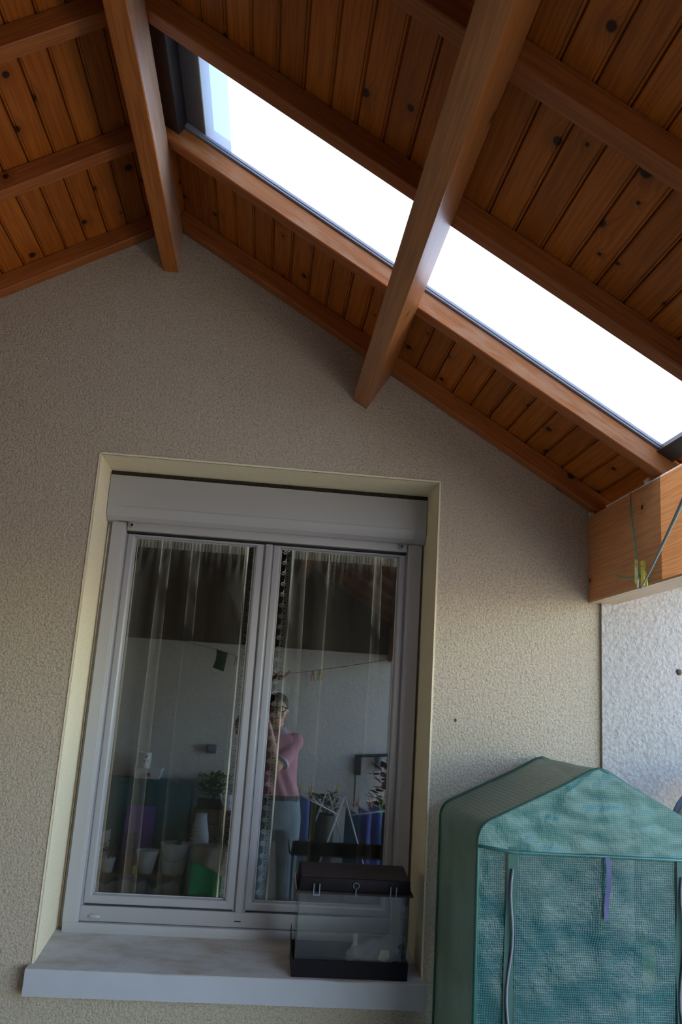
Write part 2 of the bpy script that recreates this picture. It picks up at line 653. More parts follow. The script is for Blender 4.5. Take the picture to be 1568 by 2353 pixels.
M['white_metal'] = plain('white_coated_wire', (0.75, 0.74, 0.70), 0.4)
M['towel_blue'] = plain('blue_cloth', (0.45, 0.58, 0.88), 0.95)
M['towel_violet'] = plain('violet_blue_cloth', (0.46, 0.50, 0.86), 0.95)
M['towel_teal'] = plain('teal_cloth', (0.16, 0.42, 0.52), 0.95)
M['towel_olive'] = plain('olive_cloth', (0.30, 0.28, 0.05), 0.95)
M['towel_pale'] = plain('pale_blue_cloth', (0.35, 0.55, 0.72), 0.95)
M['towel_grey'] = plain('grey_cloth', (0.22, 0.21, 0.2), 0.95)
M['teal'] = plain('dark_teal_plastic', (0.05, 0.17, 0.20), 0.5)
M['purple'] = plain('purple_plastic', (0.28, 0.13, 0.50), 0.5)
M['crate'] = plain('brown_crate_wood', (0.22, 0.12, 0.07), 0.8, vscale=14, var=0.35)
M['dark_planter'] = plain('dark_planter_plastic', (0.03, 0.035, 0.03), 0.5)
M['leaf'] = plain('leaf_green', (0.07, 0.20, 0.045), 0.5, var=0.4, vscale=12)
M['leaf_dark'] = plain('leaf_dark_green', (0.03, 0.09, 0.03), 0.5, var=0.4, vscale=12)
M['leaf_red'] = plain('leaf_reddish', (0.22, 0.07, 0.04), 0.5, var=0.4, vscale=12)
M['terracotta'] = plain('terracotta', (0.32, 0.08, 0.05), 0.8)
M['green_sheet'] = plain('bright_green_plastic', (0.03, 0.62, 0.25), 0.35, var=0.3, vscale=5)
M['tan'] = plain('tan_canvas', (0.50, 0.44, 0.36), 0.9, var=0.25, vscale=8)
M['cloth_dkgreen'] = plain('dark_green_cloth', (0.03, 0.16, 0.11), 0.9)
M['socket'] = plain('grey_socket', (0.14, 0.16, 0.18), 0.5)
M['grey_blue'] = plain('grey_blue_plastic', (0.20, 0.27, 0.33), 0.5)
M['mud'] = plain('dried_mud', (0.10, 0.07, 0.05), 0.95, bump=0.003)
M['dark_wood'] = plain('dark_stained_wood', (0.11, 0.055, 0.028), 0.6, vscale=12, var=0.35)
M['paper'] = plain('cream_paper', (0.70, 0.66, 0.5), 0.8)
M['print_red'] = plain('red_print', (0.5, 0.08, 0.07), 0.6)

# ------------------------------------------------------------------ gable wall, right wall, floor, ground
W, H = 1.2, 1.631          # window opening
WT = 0.46                  # wall thickness
OZ0 = -0.03                # rough opening under the sill
bm = NB()


def gz(x, n=0.055):
    return AZ + n / cos(TH) - abs(x - AX) * tan(TH)


def wall_quad(pts):
    a = [bm.verts.new((x, 0, z)) for x, z in pts]
    b = [bm.verts.new((x, WT, z)) for x, z in pts]
    bm.faces.new(a)
    bm.faces.new(b[::-1])


XL, XR = -1.6, 1.79
wall_quad([(XL, FLOOR), (0, FLOOR), (0, gz(0)), (XL, gz(XL))])
wall_quad([(0, FLOOR), (W, FLOOR), (W, OZ0), (0, OZ0)])
wall_quad([(0, H), (AX, H), (AX, gz(AX)), (0, gz(0))])
wall_quad([(AX, H), (W, H), (W, gz(W)), (AX, gz(AX))])
wall_quad([(W, FLOOR), (XR, FLOOR), (XR, gz(XR)), (W, gz(W))])
bmesh.ops.remove_doubles(bm, verts=list(bm.verts), dist=1e-5)
wall_back = struct(obj('wall_back', bm, M['wall']))

# reveal lining: three plaster cheeks of the opening
for nm, q in (('reveal', (0.0, 0.003, 0.0, 0.30, -0.02, H)), ('reveal', (W - 0.003, W, 0.0, 0.30, -0.02, H)), ('reveal', (0.0, W, 0.0, 0.30, H - 0.003, H))):
    bm = NB()
    box(bm, *q)
    obj(nm, bm, M['reveal'], wall_back)
# plastic corner beads along the arrises of the opening
for q in ((-0.003, 0.003, -0.003, 0.004, 0.0, H), (W - 0.003, W + 0.003, -0.003, 0.004, 0.0, H), (0, W, -0.003, 0.004, H - 0.003, H + 0.003)):
    bm = NB()
    box(bm, *q)
    obj('corner_bead', bm, M['reveal'], wall_back)

bm = NB()
box(bm, XR, 6.0, -0.012, WT, FLOOR, 3.2)
wr = struct(obj('wall_right', bm, M['wall_white']))
bm = NB()
box(bm, XR - 0.0014, XR + 0.0008, -0.0135, -0.0, FLOOR, 1.24)
obj('corner_bead', bm, M['wall_white'], wr)

bm = NB()
box(bm, XL - 0.2, XL, FAR - 0.2, WT, FLOOR, 1.62)
struct(obj('wall_left', bm, M['wall']))

bm = NB()
box(bm, XL - 0.2, 1.95, FAR - 0.2, FAR, FLOOR, 1.30)
wall_front = struct(obj('wall_front', bm, M['wall_grey']))
# dark boards closing the far gable
bm = NB()
prism(bm, [(-1.6, FAR - 0.10, 1.30), (1.95, FAR - 0.10, 1.30), (1.95, FAR - 0.10, gz(1.95, 0.05)), (AX, FAR - 0.10, gz(AX, 0.05)), (-1.6, FAR - 0.10, gz(-1.6, 0.05))], (0, 0.035, 0))
obj('gable_backing', bm, M['dark_wood'], wall_front)
x = -1.6
while x < 1.95:
    x1 = min(x + 0.118, 1.95)
    bm = NB()
    prism(bm, [(x, FAR - 0.06, 1.30), (x1, FAR - 0.06, 1.30), (x1, FAR - 0.06, gz(x1, 0.05)), (x, FAR - 0.06, gz(x, 0.05))], (0, 0.03, 0))
    obj('gable_board', bm, M['dark_wood'], wall_front)
    x += 0.12

bm = NB()
box(bm, XL - 0.2, 3.0, FAR - 0.2, WT, FLOOR - 0.1, FLOOR)
struct(obj('floor', bm, M['concrete']))
bm = NB()
box(bm, -30, 40, -35, 30, FLOOR - 0.3, FLOOR - 0.02)
struct(obj('ground', bm, M['ground']))

# the room behind the window
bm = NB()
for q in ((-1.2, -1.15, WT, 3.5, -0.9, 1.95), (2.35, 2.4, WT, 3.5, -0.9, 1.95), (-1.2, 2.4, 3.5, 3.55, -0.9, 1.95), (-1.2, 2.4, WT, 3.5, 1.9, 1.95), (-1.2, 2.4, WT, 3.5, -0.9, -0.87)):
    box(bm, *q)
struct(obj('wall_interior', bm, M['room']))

# ------------------------------------------------------------------ roof: rafters, boards, covering
RH, BT = 0.06, 0.015       # rafter height, board thickness
SK0, SK1 = 0.055, 1.81     # skylight sheet along the slope
YA, YB = -0.55, -1.0       # bay of the skylight
RIGHT_END, LEFT_END = 2.32, 2.0
ROT_R = Matrix.Rotation(TH, 4, 'Y')
ROT_L = Matrix.Rotation(-TH, 4, 'Y') @ Matrix.Rotation(pi, 4, 'Z')


def roof_cover(side, end):
    bm = NB()
    P = Rp if side == 'R' else Lp

    def slab(s0, s1, y0, y1, n0=0.078, n1=0.115):
        hexa(bm, [P(s0, n0, y0), P(s1, n0, y0), P(s1, n0, y1), P(s0, n0, y1), P(s0, n1, y0), P(s1, n1, y0), P(s1, n1, y1), P(s0, n1, y1)])
    if side == 'R':
        slab(0, end, 0.3, -0.54)
        slab(0, end, -1.01, -4.5)
        slab(1.86, end, -0.54, -1.01)
    else:
        slab(0, end, 0.3, -4.5)
    return struct(obj('ceiling_right' if side == 'R' else 'ceiling_left', bm, M['tile']))


ceil = {'R': roof_cover('R', RIGHT_END), 'L': roof_cover('L', LEFT_END)}

# rafters (shared mesh per side)
RAF_Y = [0.0, -0.50, -1.0, -1.51, -2.01, -2.51, -3.01, -3.51, -4.01]


def rafter_mesh(length, flip, mat):
    bm = NB()
    y0, y1 = (0, -0.05) if not flip else (0, 0.05)
    box(bm, 0, length, min(y0, y1), max(y0, y1), 0, RH)
    bev(bm, 0.003, 1)
    me = finish(bm, 'rafter', M['rafter'], 30)
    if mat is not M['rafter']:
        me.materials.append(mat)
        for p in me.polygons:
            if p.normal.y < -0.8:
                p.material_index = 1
    return me


def place_raw(name, me, side, s, n, y, parent):
    o = bpy.data.objects.new(name, me)
    COL.objects.link(o)
    P = Rp if side == 'R' else Lp
    m = Matrix.Translation(P(s, n, y)) @ (ROT_R if side == 'R' else ROT_L)
    o.parent = parent
    o.matrix_basis = m
    return o


rmR, rmLit, rmL = rafter_mesh(2.30, False, M['rafter']), rafter_mesh(2.30, False, M['rafter_painted_sheen']), rafter_mesh(1.98, True, M['rafter'])
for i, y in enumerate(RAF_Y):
    place_raw('rafter', rmLit if i == 1 else rmR, 'R', 0.0, 0.0, y, ceil['R'])
    place_raw('rafter', rmL, 'L', 0.0, 0.0, y, ceil['L'])

# tongue-and-groove boards
BW = 0.0797


def board_mesh(length):
    bm = NB()
    pf = [(0.0006, BT), (0.0006, 0.006), (0.0035, 0.0004), (0.008, 0.0), (0.0700, 0.0), (0.0712, 0.0030), (0.0722, 0.0030), (0.0734, 0.0004), (0.0762, 0.0004), (0.0791, 0.007), (0.0791, BT)]
    a = [bm.verts.new((x, 0, z)) for x, z in pf]
    b = [bm.verts.new((x, -length, z)) for x, z in pf]
    for i in range(len(pf)):
        j = (i + 1) % len(pf)
        bm.faces.new((a[i], a[j], b[j], b[i]))
    bm.faces.new(a)
    bm.faces.new(b[::-1])
    return finish(bm, 'board', M['board'], False)


bmA, bmB, bmF = board_mesh(0.53), board_mesh(4.2 - 1.02), board_mesh(4.2)
for k in range(29):
    s = k * BW
    if s < 1.86:
        place_raw('board', bmA, 'R', s, RH, 0.0, ceil['R'])
        place_raw('board', bmB, 'R', s, RH, -1.02, ceil['R'])
    else:
        place_raw('board', bmF, 'R', s, RH, 0.0, ceil['R'])
    if k < 25:
        place_raw('board', bmF, 'L', s, RH, -4.2, ceil['L'])

bm = NB()
prism(bm, [(AX, 0.0, AZ + 0.001), tuple(Rp(0, 0.076, 0.0)), (AX, 0.0, AZ + 0.09), tuple(Lp(0, 0.076, 0.0))], (0, FAR, 0))
obj('ridge_filler', bm, M['board'], ceil['L'])

# ridge capping over the two slopes: shades the upper end of the skylight
bm = NB()
a0, b0 = Lp(0.128, 0.112, 0), Rp(0.128, 0.112, 0)
prof = []
for i in range(13):
    u = i / 12
    ang = pi * (1 - u)
    prof.append((AX + (b0.x - a0.x) / 2 * cos(ang), a0.z + 0.105 * sin(ang)))
rings = []
for y in (0.35, -4.6):
    rings.append([(x, y, z) for x, z in prof] + [(AX + (x - AX) * 0.9, y, a0.z + (z - a0.z) * 0.86) for x, z in prof[::-1]])
loft(bm, rings)
obj('ridge_capping', bm, M['tile'], ceil['L'], smooth=30)

# ------------------------------------------------------------------ beams
bm = NB()
x0, x1 = 0.1375, 0.195
prism(bm, [(x0, 0.05, 2.342), (x1, 0.05, 2.342), (x1, 0.05, AZ - 0.019), (AX, 0.05, AZ - 0.001), (x0, 0.05, AZ - 0.019)], (0, FAR - 0.1 - 0.05, 0))
bev(bm, 0.003, 1)
rbm = obj('ridge_beam', bm, M['ridge'], smooth=30)
rbm.data.materials.append(M['ridge_painted_sheen'])
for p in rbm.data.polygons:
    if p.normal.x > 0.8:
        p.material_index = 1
tag(rbm, 'narrow upright ridge beam under the roof apex, with a knot', 'beam')

for P, lab in ((Rp, 'long tilted purlin beam crossing under the skylight'), (Lp, 'tilted purlin beam under the left roof slope')):
    bm = NB()
    s0, s1 = 0.912, 0.974
    prism(bm, [P(s0, -0.161, 0.05), P(s1, -0.161, 0.05), P(s1, -0.001, 0.05), P(s0, -0.001, 0.05)], (0, FAR - 0.1 - 0.05, 0))
    bev(bm, 0.004, 2)
    tag(obj('purlin', bm, M['beam'], smooth=30), lab, 'beam')

eb = thing('eave_beam', 'thick orange glulam beam at the right eave, end against the wall', 'beam', (1.79, 0, 1.238))
bm = NB()
box(bm, 1.745, 1.845, FAR - 0.1, 0.0, 1.2385, 1.548)
bev(bm, 0.003, 1)
obj('beam_body', bm, M['glulam'], eb, smooth=30)
bm = NB()
box(bm, 1.749, 1.842, FAR, -0.002, 1.2370, 1.2386)
obj('underside_painted_bounce', bm, M['painted_bounce'], eb)  # thin paler slab: bounced sunlight painted as colour
bm = NB()
box(bm, 1.747, 1.84, -3.9, -0.16, 1.548, 1.553)
obj('foam_strip', bm, M['foam'], eb)
bm = NB()
grid_pts = []
ball(bm, (1.752, -0.47, 1.560), (0.010, 0.016, 0.011), u=10, v=8)
for vv in bm.verts:
    vv.co += Vector((noise.noise(vv.co * 90), noise.noise(vv.co * 90 + Vector((9, 0, 0))), noise.noise(vv.co * 90 + Vector((0, 9, 0))))) * 0.006
obj('foam_lump', bm, M['foam'], eb, smooth='all')
bm = NB()
box(bm, 1.747, 1.76, -0.02, -0.002, 1.548, 1.562)
obj('foam_wedge', bm, M['foam'], eb)

# left eave plate on the left wall
bm = NB()
box(bm, -1.6, -1.5, FAR, 0, 1.30, 1.455)
bev(bm, 0.004, 1)
tag(obj('wall_plate', bm, M['beam'], smooth=30), 'timber plate along the top of the left wall', 'beam')

# ------------------------------------------------------------------ skylight
sk = thing('skylight', 'translucent polycarbonate strip skylight between two rafters, glowing white', 'skylight', Rp(0.0, 0.0, (YA + YB) / 2))


def sk_slab(name, s0, s1, y0, y1, n0, n1, mat):
    """Box in slope coordinates, local x down the slope."""
    bm = NB()
    box(bm, s0, s1, y0, y1, n0, n1)
    o = bpy.data.objects.new(name, finish(bm, name, mat, False))
    COL.objects.link(o)
    o.parent = sk
    o.matrix_parent_inverse = sk.matrix_basis.inverted() if False else Matrix.Translation(-Vector(sk.location))
    o.matrix_basis = Matrix.Translation(Rp(0, 0, 0)) @ ROT_R
    return o


bm = NB()
grid(bm, lambda u, v: (SK0 + (SK1 + 0.03 - SK0) * u, YB - 0.02 + (YA - YB + 0.04) * v, 0.0740), 1, 1)
sheet = bpy.data.objects.new('polycarbonate_sheet', finish(bm, 'polycarbonate_sheet', M['poly'], False))
COL.objects.link(sheet)
sheet.parent = sk
sheet.matrix_parent_inverse = Matrix.Translation(-Vector(sk.location))
sheet.matrix_basis = Matrix.Translation(Rp(0, 0, 0)) @ ROT_R
sk_slab('end_closure', 0.002, 0.055, YB, YA, 0.030, 0.1, M['dark_metal'])
sk_slab('end_closure', 1.81, 1.866, YB, YA, 0.050, 0.085, M['dark_metal'])
sk_slab('glazing_bar', 0.055, 1.81, YA - 0.010, YA + 0.03, 0.0605, 0.0725, M['zinc'])
sk_slab('glazing_gasket', 0.055, 1.81, YA - 0.014, YA - 0.010, 0.066, 0.0730, M['zinc'])
sk_slab('glazing_bar', 0.055, 1.81, YB - 0.03, YB + 0.004, 0.0605, 0.0725, M['zinc'])
sk_slab('head_flashing', 0.0, 0.128, YB - 0.03, YA + 0.03, 0.0765, 0.079, M['dark_metal'])

# ------------------------------------------------------------------ window
win = bpy.data.objects.new('window_1', None)
COL.objects.link(win)
win.location = (0.6, 0.28, 0.06)
struct(win)


def part(name, q, mat, parent, b=0.002, seg=2, smooth=30):
    bm = NB()
    box(bm, *q)
    if b:
        bev(bm, b, seg)
    return obj(name, bm, mat, parent, smooth=smooth)


# fixed frame: two jambs, head, bottom rail
part('jamb', (0.012, 0.082, 0.272, 0.33, 0.045, 1.50), M['pvc'], win)
part('jamb', (1.130, 1.19, 0.272, 0.33, 0.045, 1.50), M['pvc'], win)
part('head_rail', (0.076, 1.134, 0.262, 0.33, 1.414, 1.50), M['pvc'], win)
part('head_gap', (0.076, 1.134, 0.272, 0.30, 1.406, 1.4145), M['rubber'], win, 0)
br = part('bottom_rail', (0.074, 1.137, 0.262, 0.33, 0.068, 0.117), M['pvc'], win, 0.004, 3)
bm = NB()
ball(bm, (0.125, 0.262, 0.083), (0.022, 0.009, 0.011), u=16, v=10)
bmesh.ops.bisect_plane(bm, geom=list(bm.verts) + list(bm.edges) + list(bm.faces), plane_co=(0, 0, 0.080), plane_no=(0, 0, 1), clear_inner=True)
obj('drain_cap', bm, M['pvc'], br, smooth='all')
part('drain_slot', (0.596, 0.618, 0.2612, 0.264, 0.086, 0.0905), M['rubber'], br, 0)
part('lower_profile', (0.026, 1.176, 0.243, 0.33, 0.036, 0.067), M['alu'], win, 0.002)
part('lower_seal', (0.028, 1.174, 0.2425, 0.25, 0.031, 0.036), M['rubber'], win, 0)


def sash(xa, xb, ga, gb):
    """Sash with outer width xa..xb and glass ga..gb."""
    zb, zt, gzb, gzt = 0.122, 1.404, 0.153, 1.394
    root = bpy.data.objects.new('sash', None)
    COL.objects.link(root)
    root.parent = win
    root.location = (0, 0, 0)
    root.matrix_parent_inverse = world_of(win).inverted()
    bm = NB()
    fr, gl = 0.266, 0.283
    prof = [(0.0, 0.300), (0.0, 0.272), (0.10, 0.267), (0.22, fr), (0.70, fr), (0.86, 0.270), (1.0, gl), (1.0, 0.300)]
    rings = []
    for tt, y in prof:
        x0, x1 = xa + (ga - xa) * tt, xb + (gb - xb) * tt
        z0, z1 = zb + (gzb - zb) * tt, zt + (gzt - zt) * tt
        rings.append([(x0, y, z0), (x1, y, z0), (x1, y, z1), (x0, y, z1)])
    loft(bm, rings, cap=False)
    obj('sash_frame', bm, M['pvc'], root, smooth=25)
    for k, y in enumerate((0.284, 0.302)):
        part('pane', (ga - 0.004, gb + 0.004, y, y + 0.004, gzb - 0.004, gzt + 0.004), M['glass'], root, 0)
    bm = NB()
    for (x0, x1, z0, z1) in ((ga, gb, gzb, gzb + 0.003), (ga, gb, gzt - 0.003, gzt), (ga, ga + 0.003, gzb, gzt), (gb - 0.003, gb, gzb, gzt)):
        box(bm, x0, x1, 0.2815, 0.2838, z0, z1)
    obj('glazing_seal', bm, M['alu'], root)
    return root


sash(0.080, 0.592, 0.111, 0.5555)
sash(0.625, 1.131, 0.656, 1.1045)
bm = NB()
prism(bm, [(0.594, 0.268, 0), (0.597, 0.257, 0), (0.602, 0.2545, 0), (0.616, 0.2545, 0), (0.620, 0.257, 0), (0.623, 0.268, 0)], (0, 0, 1.286))
for vv in bm.verts:
    vv.co.z += 0.117
obj('mullion_cover', bm, M['pvc'], win, smooth=30)
part('mullion_shadow_gap', (0.586, 0.631, 0.272, 0.30, 0.118, 1.404), M['alu'], win, 0)

# ------------------------------------------------------------------ roller shutter
sh = thing('roller_shutter', 'pale grey roller shutter box with side guide rails over the window', 'shutter', (0.6, 0.22, 1.44))
prof = [(0.205, 1.610), (0.205, 1.494), (0.2085, 1.476), (0.219, 1.458), (0.238, 1.446), (0.262, 1.442), (0.33, 1.442), (0.33, 1.610)]
bm = NB()
prism(bm, [(0.043, y, z) for y, z in prof], (1.156 - 0.043, 0, 0))
obj('shutter_box', bm, M['alu'], sh, smooth=20)
prof2 = [(y - 0.0016 if y < 0.3 else y, z - (0.0012 if z < 1.6 else 0)) for y, z in prof]
for x0, x1 in ((0.005, 0.043), (1.156, 1.195)):
    bm = NB()
    prism(bm, [(x0, y, z) for y, z in prof2], (x1 - x0, 0, 0))
    obj('end_cap', bm, M['alu'], sh, smooth=20)
part('fold_line', (0.043, 1.156, 0.2042, 0.2055, 1.4925, 1.4945), M['pvc'], sh, 0)
for x0, x1, xi in ((0.024, 0.075, 0.075), (1.136, 1.187, 1.136)):
    bm = NB()
    s = 1 if xi == x1 else -1
    xo = x0 if s > 0 else x1
    pts = [(xo, 0.245), (xi - s * 0.010, 0.243), (xi - s * 0.008, 0.247), (xi - s * 0.002, 0.2475), (xi, 0.250), (xi, 0.29), (xo, 0.29)]
    prism(bm, [(x, y, 0.067) for x, y in pts], (0, 0, 1.442 - 0.067))
    obj('guide_rail', bm, M['alu'], sh, smooth=20)
part('bottom_slat', (0.078, 1.133, 0.252, 0.262, 1.414, 1.446), M['alu'], sh, 0.002)
for x in (0.098, 1.108):
    bm = NB()
    ring = []
    for rad, y in ((0.0085, 0.254), (0.0085, 0.229), (0.007, 0.226), (0.0055, 0.226), (0.0055, 0.232)):
        ring.append([(x + rad * cos(2 * pi * i / 20), y, 1.4305 + rad * sin(2 * pi * i / 20)) for i in range(20)])
    loft(bm, ring)
    st_ = obj('stop_bumper', bm, M['pvc'], sh, smooth=35)
    bm = NB()
    ring = [[(x + 0.0054 * cos(2 * pi * i / 16), y, 1.4305 + 0.0054 * sin(2 * pi * i / 16)) for i in range(16)] for y in (0.2318, 0.2282)]
    loft(bm, ring)
    obj('stop_hole', bm, M['rubber'], st_)
# dark mottled filler in the gap above the box
part('top_gap', (0.003, 1.197, 0.214, 0.30, 1.6102, 1.6275), plain('dark_mottled_gap', (0.05, 0.036, 0.022), 0.95, var=0.7, vscale=60), sh, 0)

# ------------------------------------------------------------------ sill
bm = NB()
yF, yBk = -0.042, 0.26
prof = [(yF, -0.0715), (yF, 0.0005), (yF + 0.003, 0.0032), (yBk, 0.0385), (yBk, -0.0715)]
prism(bm, [(-0.0115, y, z) for y, z in prof], (1.2095 + 0.0115, 0, 0))
bmesh.ops.subdivide_edges(bm, edges=[e for e in bm.edges if abs(e.verts[0].co.x - e.verts[1].co.x) > 0.5], cuts=1)
# keep only the overhang wider than the opening in front of the wall
for vv in bm.verts:
    if vv.co.y > 0.2:
        vv.co.x = min(max(vv.co.x, 0.0045), W - 0.0045)
obj_s = obj('window_sill', bm, M['stone'], smooth=25)
obj_s.data.materials.append(M['stone_front'])
for p in obj_s.data.polygons:
    if p.normal.y < -0.7 or abs(p.normal.x) > 0.7:
        p.material_index = 1
tag(obj_s, 'pale stone window sill with worn stains, sloping outwards below the window', 'sill')

# ------------------------------------------------------------------ curtains
def curtain(x0, x1, lace_side, label, seed):
    root = thing('curtain', label, 'curtain', ((x0 + x1) / 2, 0.40, 1.42))
    rnd = random.Random(seed)
    ph = [rnd.uniform(0, 6.28) for _ in range(4)]
    zt, zb = 1.43, 0.05
    npl = 3.5

    def pos(u, v):
        z = zt + (zb - zt) * v
        k = 0.80 + 0.20 * v
        w = 2 * pi * (npl * u + 0.22 * sin(u * 7 + ph[1])) + ph[0]
        x = x0 + (x1 - x0) * u + k * 0.046 * sin(w) * (1 + 0.35 * sin(u * 11 + ph[2])) + 0.004 * k * sin(v * 3 + u * 9)
        x = min(max(x, x0), x1)
        y = 0.405 + k * 0.006 * cos(w) + 0.003 * (1 - min(1, v * 12)) * sin(u * 120)
        return (x, y, z)
    bm = NB()
    grid(bm, pos, 240, 24)
    obj('drape', bm, M['sheer'], root, smooth='all')
    # gathered heading, doubled cloth
    bm = NB()
    grid(bm, lambda u, v: (x0 + (x1 - x0) * u, 0.392 + 0.006 * sin(u * 120 + 1.0) + 0.004 * sin(u * 71), 1.43 - 0.052 * v), 160, 4)
    obj('heading', bm, M['sheer_heading'], root, smooth='all')
    # hem of the long edge
    xe = x1 if lace_side > 0 else x0
    bm = NB()
    grid(bm, lambda u, v: (xe - lace_side * 0.006 * u, 0.394 + 0.004 * sin(v * 5 + u), zt + (zb - zt) * v), 2, 30)
    obj('edge_hem', bm, M['lace'], root, smooth='all')
    # lace border: a ladder strip, then flowers along a scalloped edge
    bm = NB()
    s = lace_side
    z = zt - 0.02
    step = 0.0052
    while z > zb:
        box(bm, *sorted((xe, xe + s * 0.009)), 0.3955, 0.3965, z - 0.0028, z)
        z -= step
    for off in (0.0, 0.0085):
        xx = xe + s * off
        box(bm, xx - 0.0008, xx + 0.0008, 0.3955, 0.3965, zb, zt)
    z = zt - 0.03
    while z > zb:
        cx = xe + s * 0.0205
        for p in range(6):
            a = p * pi / 3 + 0.5
            ball(bm, (cx + 0.0075 * cos(a), 0.396, z + 0.0085 * sin(a)), (0.0058, 0.0006, 0.0034), rot=(0, -a, 0), u=8, v=4)
        ball(bm, (cx, 0.396, z), (0.0034, 0.0008, 0.0034), u=8, v=4)
        for q in range(9):
            zz = z - 0.014 - q * 0.0017
            ball(bm, (xe + s * (0.013 + 0.004 * (q % 3)), 0.396, zz), (0.0030, 0.0006, 0.0016), u=6, v=4)
        prism(bm, [(cx + s * 0.010, 0.3957, z - 0.005), (cx + s * 0.0185, 0.3957, z), (cx + s * 0.010, 0.3957, z + 0.005)], (0, 0.0006, 0))
        z -= 0.0415
    stuff(obj('lace_border', bm, M['lace'], root))
    return root


curtain(0.03, 0.530, 1, 'sheer off-white curtain with lace edge behind the left window pane', 3)
curtain(0.700, 1.18, -1, 'sheer off-white curtain with flowered lace edge behind the right window pane', 8)

# ------------------------------------------------------------------ plastic tank on the sill
TILT = atan((0.0385 - 0.0032) / (yBk - yF))
aq = thing('pet_tank', 'small clear tank with dark lid and dark base on the window sill', 'tank', (0.968, -0.026, 0.0062), (TILT, 0, 0))
hw, dp = 0.182, 0.155


def aqp(name, q, mat, b=0.0, parent=None, seg=2):
    bm = NB()
    box(bm, *q)
    if b:
        bev(bm, b, seg)
    if parent is None:
        return obj(name, bm, mat, aq, smooth=30, local=True)
    return obj(name, bm, mat, parent, smooth=30, local=True)


bm = NB()
box(bm, -hw, hw, 0, dp, 0, 0.006)
box(bm, -hw, hw, 0, 0.005, 0.006, 0.051)
box(bm, -hw, hw, dp - 0.005, dp, 0.006, 0.051)
box(bm, -hw, -hw + 0.005, 0.005, dp - 0.005, 0.006, 0.051)
box(bm, hw - 0.005, hw, 0.005, dp - 0.005, 0.006, 0.051)
obj('base_tray', bm, M['black_plastic'], aq, local=True)
for q in ((-hw + 0.007, hw - 0.007, 0.007, 0.010, 0.007, 0.250), (-hw + 0.007, hw - 0.007, dp - 0.010, dp - 0.007, 0.007, 0.250), (-hw + 0.007, -hw + 0.010, 0.010, dp - 0.010, 0.007, 0.250), (hw - 0.010, hw - 0.007, 0.010, dp - 0.010, 0.007, 0.250)):
    aqp('glass_wall', q, M['tank'])
rim = aqp('lid_rim', (-hw - 0.003, hw + 0.003, -0.006, dp + 0.006, 0.2505, 0.2565), M['brown_plastic'], 0.0015)
bm = NB()
loft(bm, [[(-hw + 0.004, 0.002, 0.2566), (hw - 0.004, 0.002, 0.2566), (hw - 0.004, dp - 0.002, 0.2566), (-hw + 0.004, dp - 0.002, 0.2566)],
          [(-hw + 0.008, 0.005, 0.296), (hw - 0.008, 0.005, 0.296), (hw - 0.008, dp - 0.004, 0.300), (-hw + 0.008, dp - 0.004, 0.300)]])
bev(bm, 0.004, 2)
lid = obj('lid', bm, M['black_plastic'], aq, smooth=30, local=True)
bm = NB()
loft(bm, [[(-hw + 0.012, 0.010, 0.2962), (hw - 0.012, 0.010, 0.2962), (hw - 0.012, dp - 0.008, 0.3002), (-hw + 0.012, dp - 0.008, 0.3002)],
          [(-hw + 0.016, 0.014, 0.2985), (hw - 0.016, 0.014, 0.2985), (hw - 0.016, dp - 0.012, 0.3022), (-hw + 0.016, dp - 0.012, 0.3022)]])
obj('lid_top', bm, M['brown_plastic'], aq, smooth=30, local=True)
for x in (-0.122, 0.120):
    for dx in (-0.009, 0.009):
        aqp('clip_bar', (x + dx - 0.0016, x + dx + 0.0016, -0.009, -0.004, 0.2465, 0.281), M['grey_blue'], 0.0006)
    aqp('clip_foot', (x - 0.011, x + 0.011, -0.0085, -0.006, 0.2455, 0.2495), M['grey_blue'])
bm = NB()
tube(bm, [(0.009 * cos(a) + 0.002, -0.002, 0.2785 + 0.009 * sin(a)) for a in [radians(-60 + 300 * i / 14) for i in range(15)]], 0.0014, 6)
box(bm, 0.0005, 0.0035, -0.0075, -0.002, 0.248, 0.2705)
obj('catch', bm, M['grey_blue'], aq, local=True)
for x in (-0.036, 0.018):
    aqp('rim_slot', (x, x + 0.019, -0.0066, -0.0055, 0.2515, 0.2555), M['rubber'])
bm = NB()
prism(bm, [(-hw - 0.003, 0.01, 0.25), (-hw - 0.012, 0.015, 0.305), (-hw - 0.012, 0.06, 0.305), (-hw - 0.003, 0.07, 0.25)], (0.003, 0, 0))
obj('lid_flap', bm, M['crate'], aq, local=True)
bm = NB()
prism(bm, [(-hw - 0.001, 0.0, 0.05), (-hw - 0.001, dp, 0.05), (-hw - 0.001, dp, 0.10), (-hw - 0.001, dp - 0.006, 0.10)], (-0.0015, 0, 0))
obj('base_edge_strip', bm, M['black_plastic'], aq, local=True)

# crumpled plastic bag inside the tank
bag = thing('plastic_bag', 'crumpled clear plastic bag with a paper tag inside the tank', 'bag', (1.055, 0.055, 0.024), (TILT, 0, 0))
bm = NB()
bmesh.ops.create_icosphere(bm, subdivisions=4, radius=1)
for vv in bm.verts:
    p = vv.co.copy()
    w_ = 1 + 0.30 * noise.noise(p * 1.7) + 0.16 * noise.noise(p * 4.2) + 0.09 * (1 - abs(noise.noise(p * 7.5)) * 2)
    vv.co = Vector((p.x * 0.080 * w_, p.y * 0.042 * w_, max(-0.037, p.z * 0.045 * w_ + 0.018 * p.x)))
    vv.co.z += 0.040
obj('bag_film', bm, M['clear_bag'], bag, smooth='all', local=True)
bm = NB()
loft(bm, [[(-0.066 + r * cos(a), r * 0.5 * sin(a), z) for a in [2 * pi * i / 8 for i in range(8)]] for r, z in ((0.020, 0.03), (0.012, 0.055), (0.006, 0.075), (0.011, 0.092), (0.006, 0.098))])
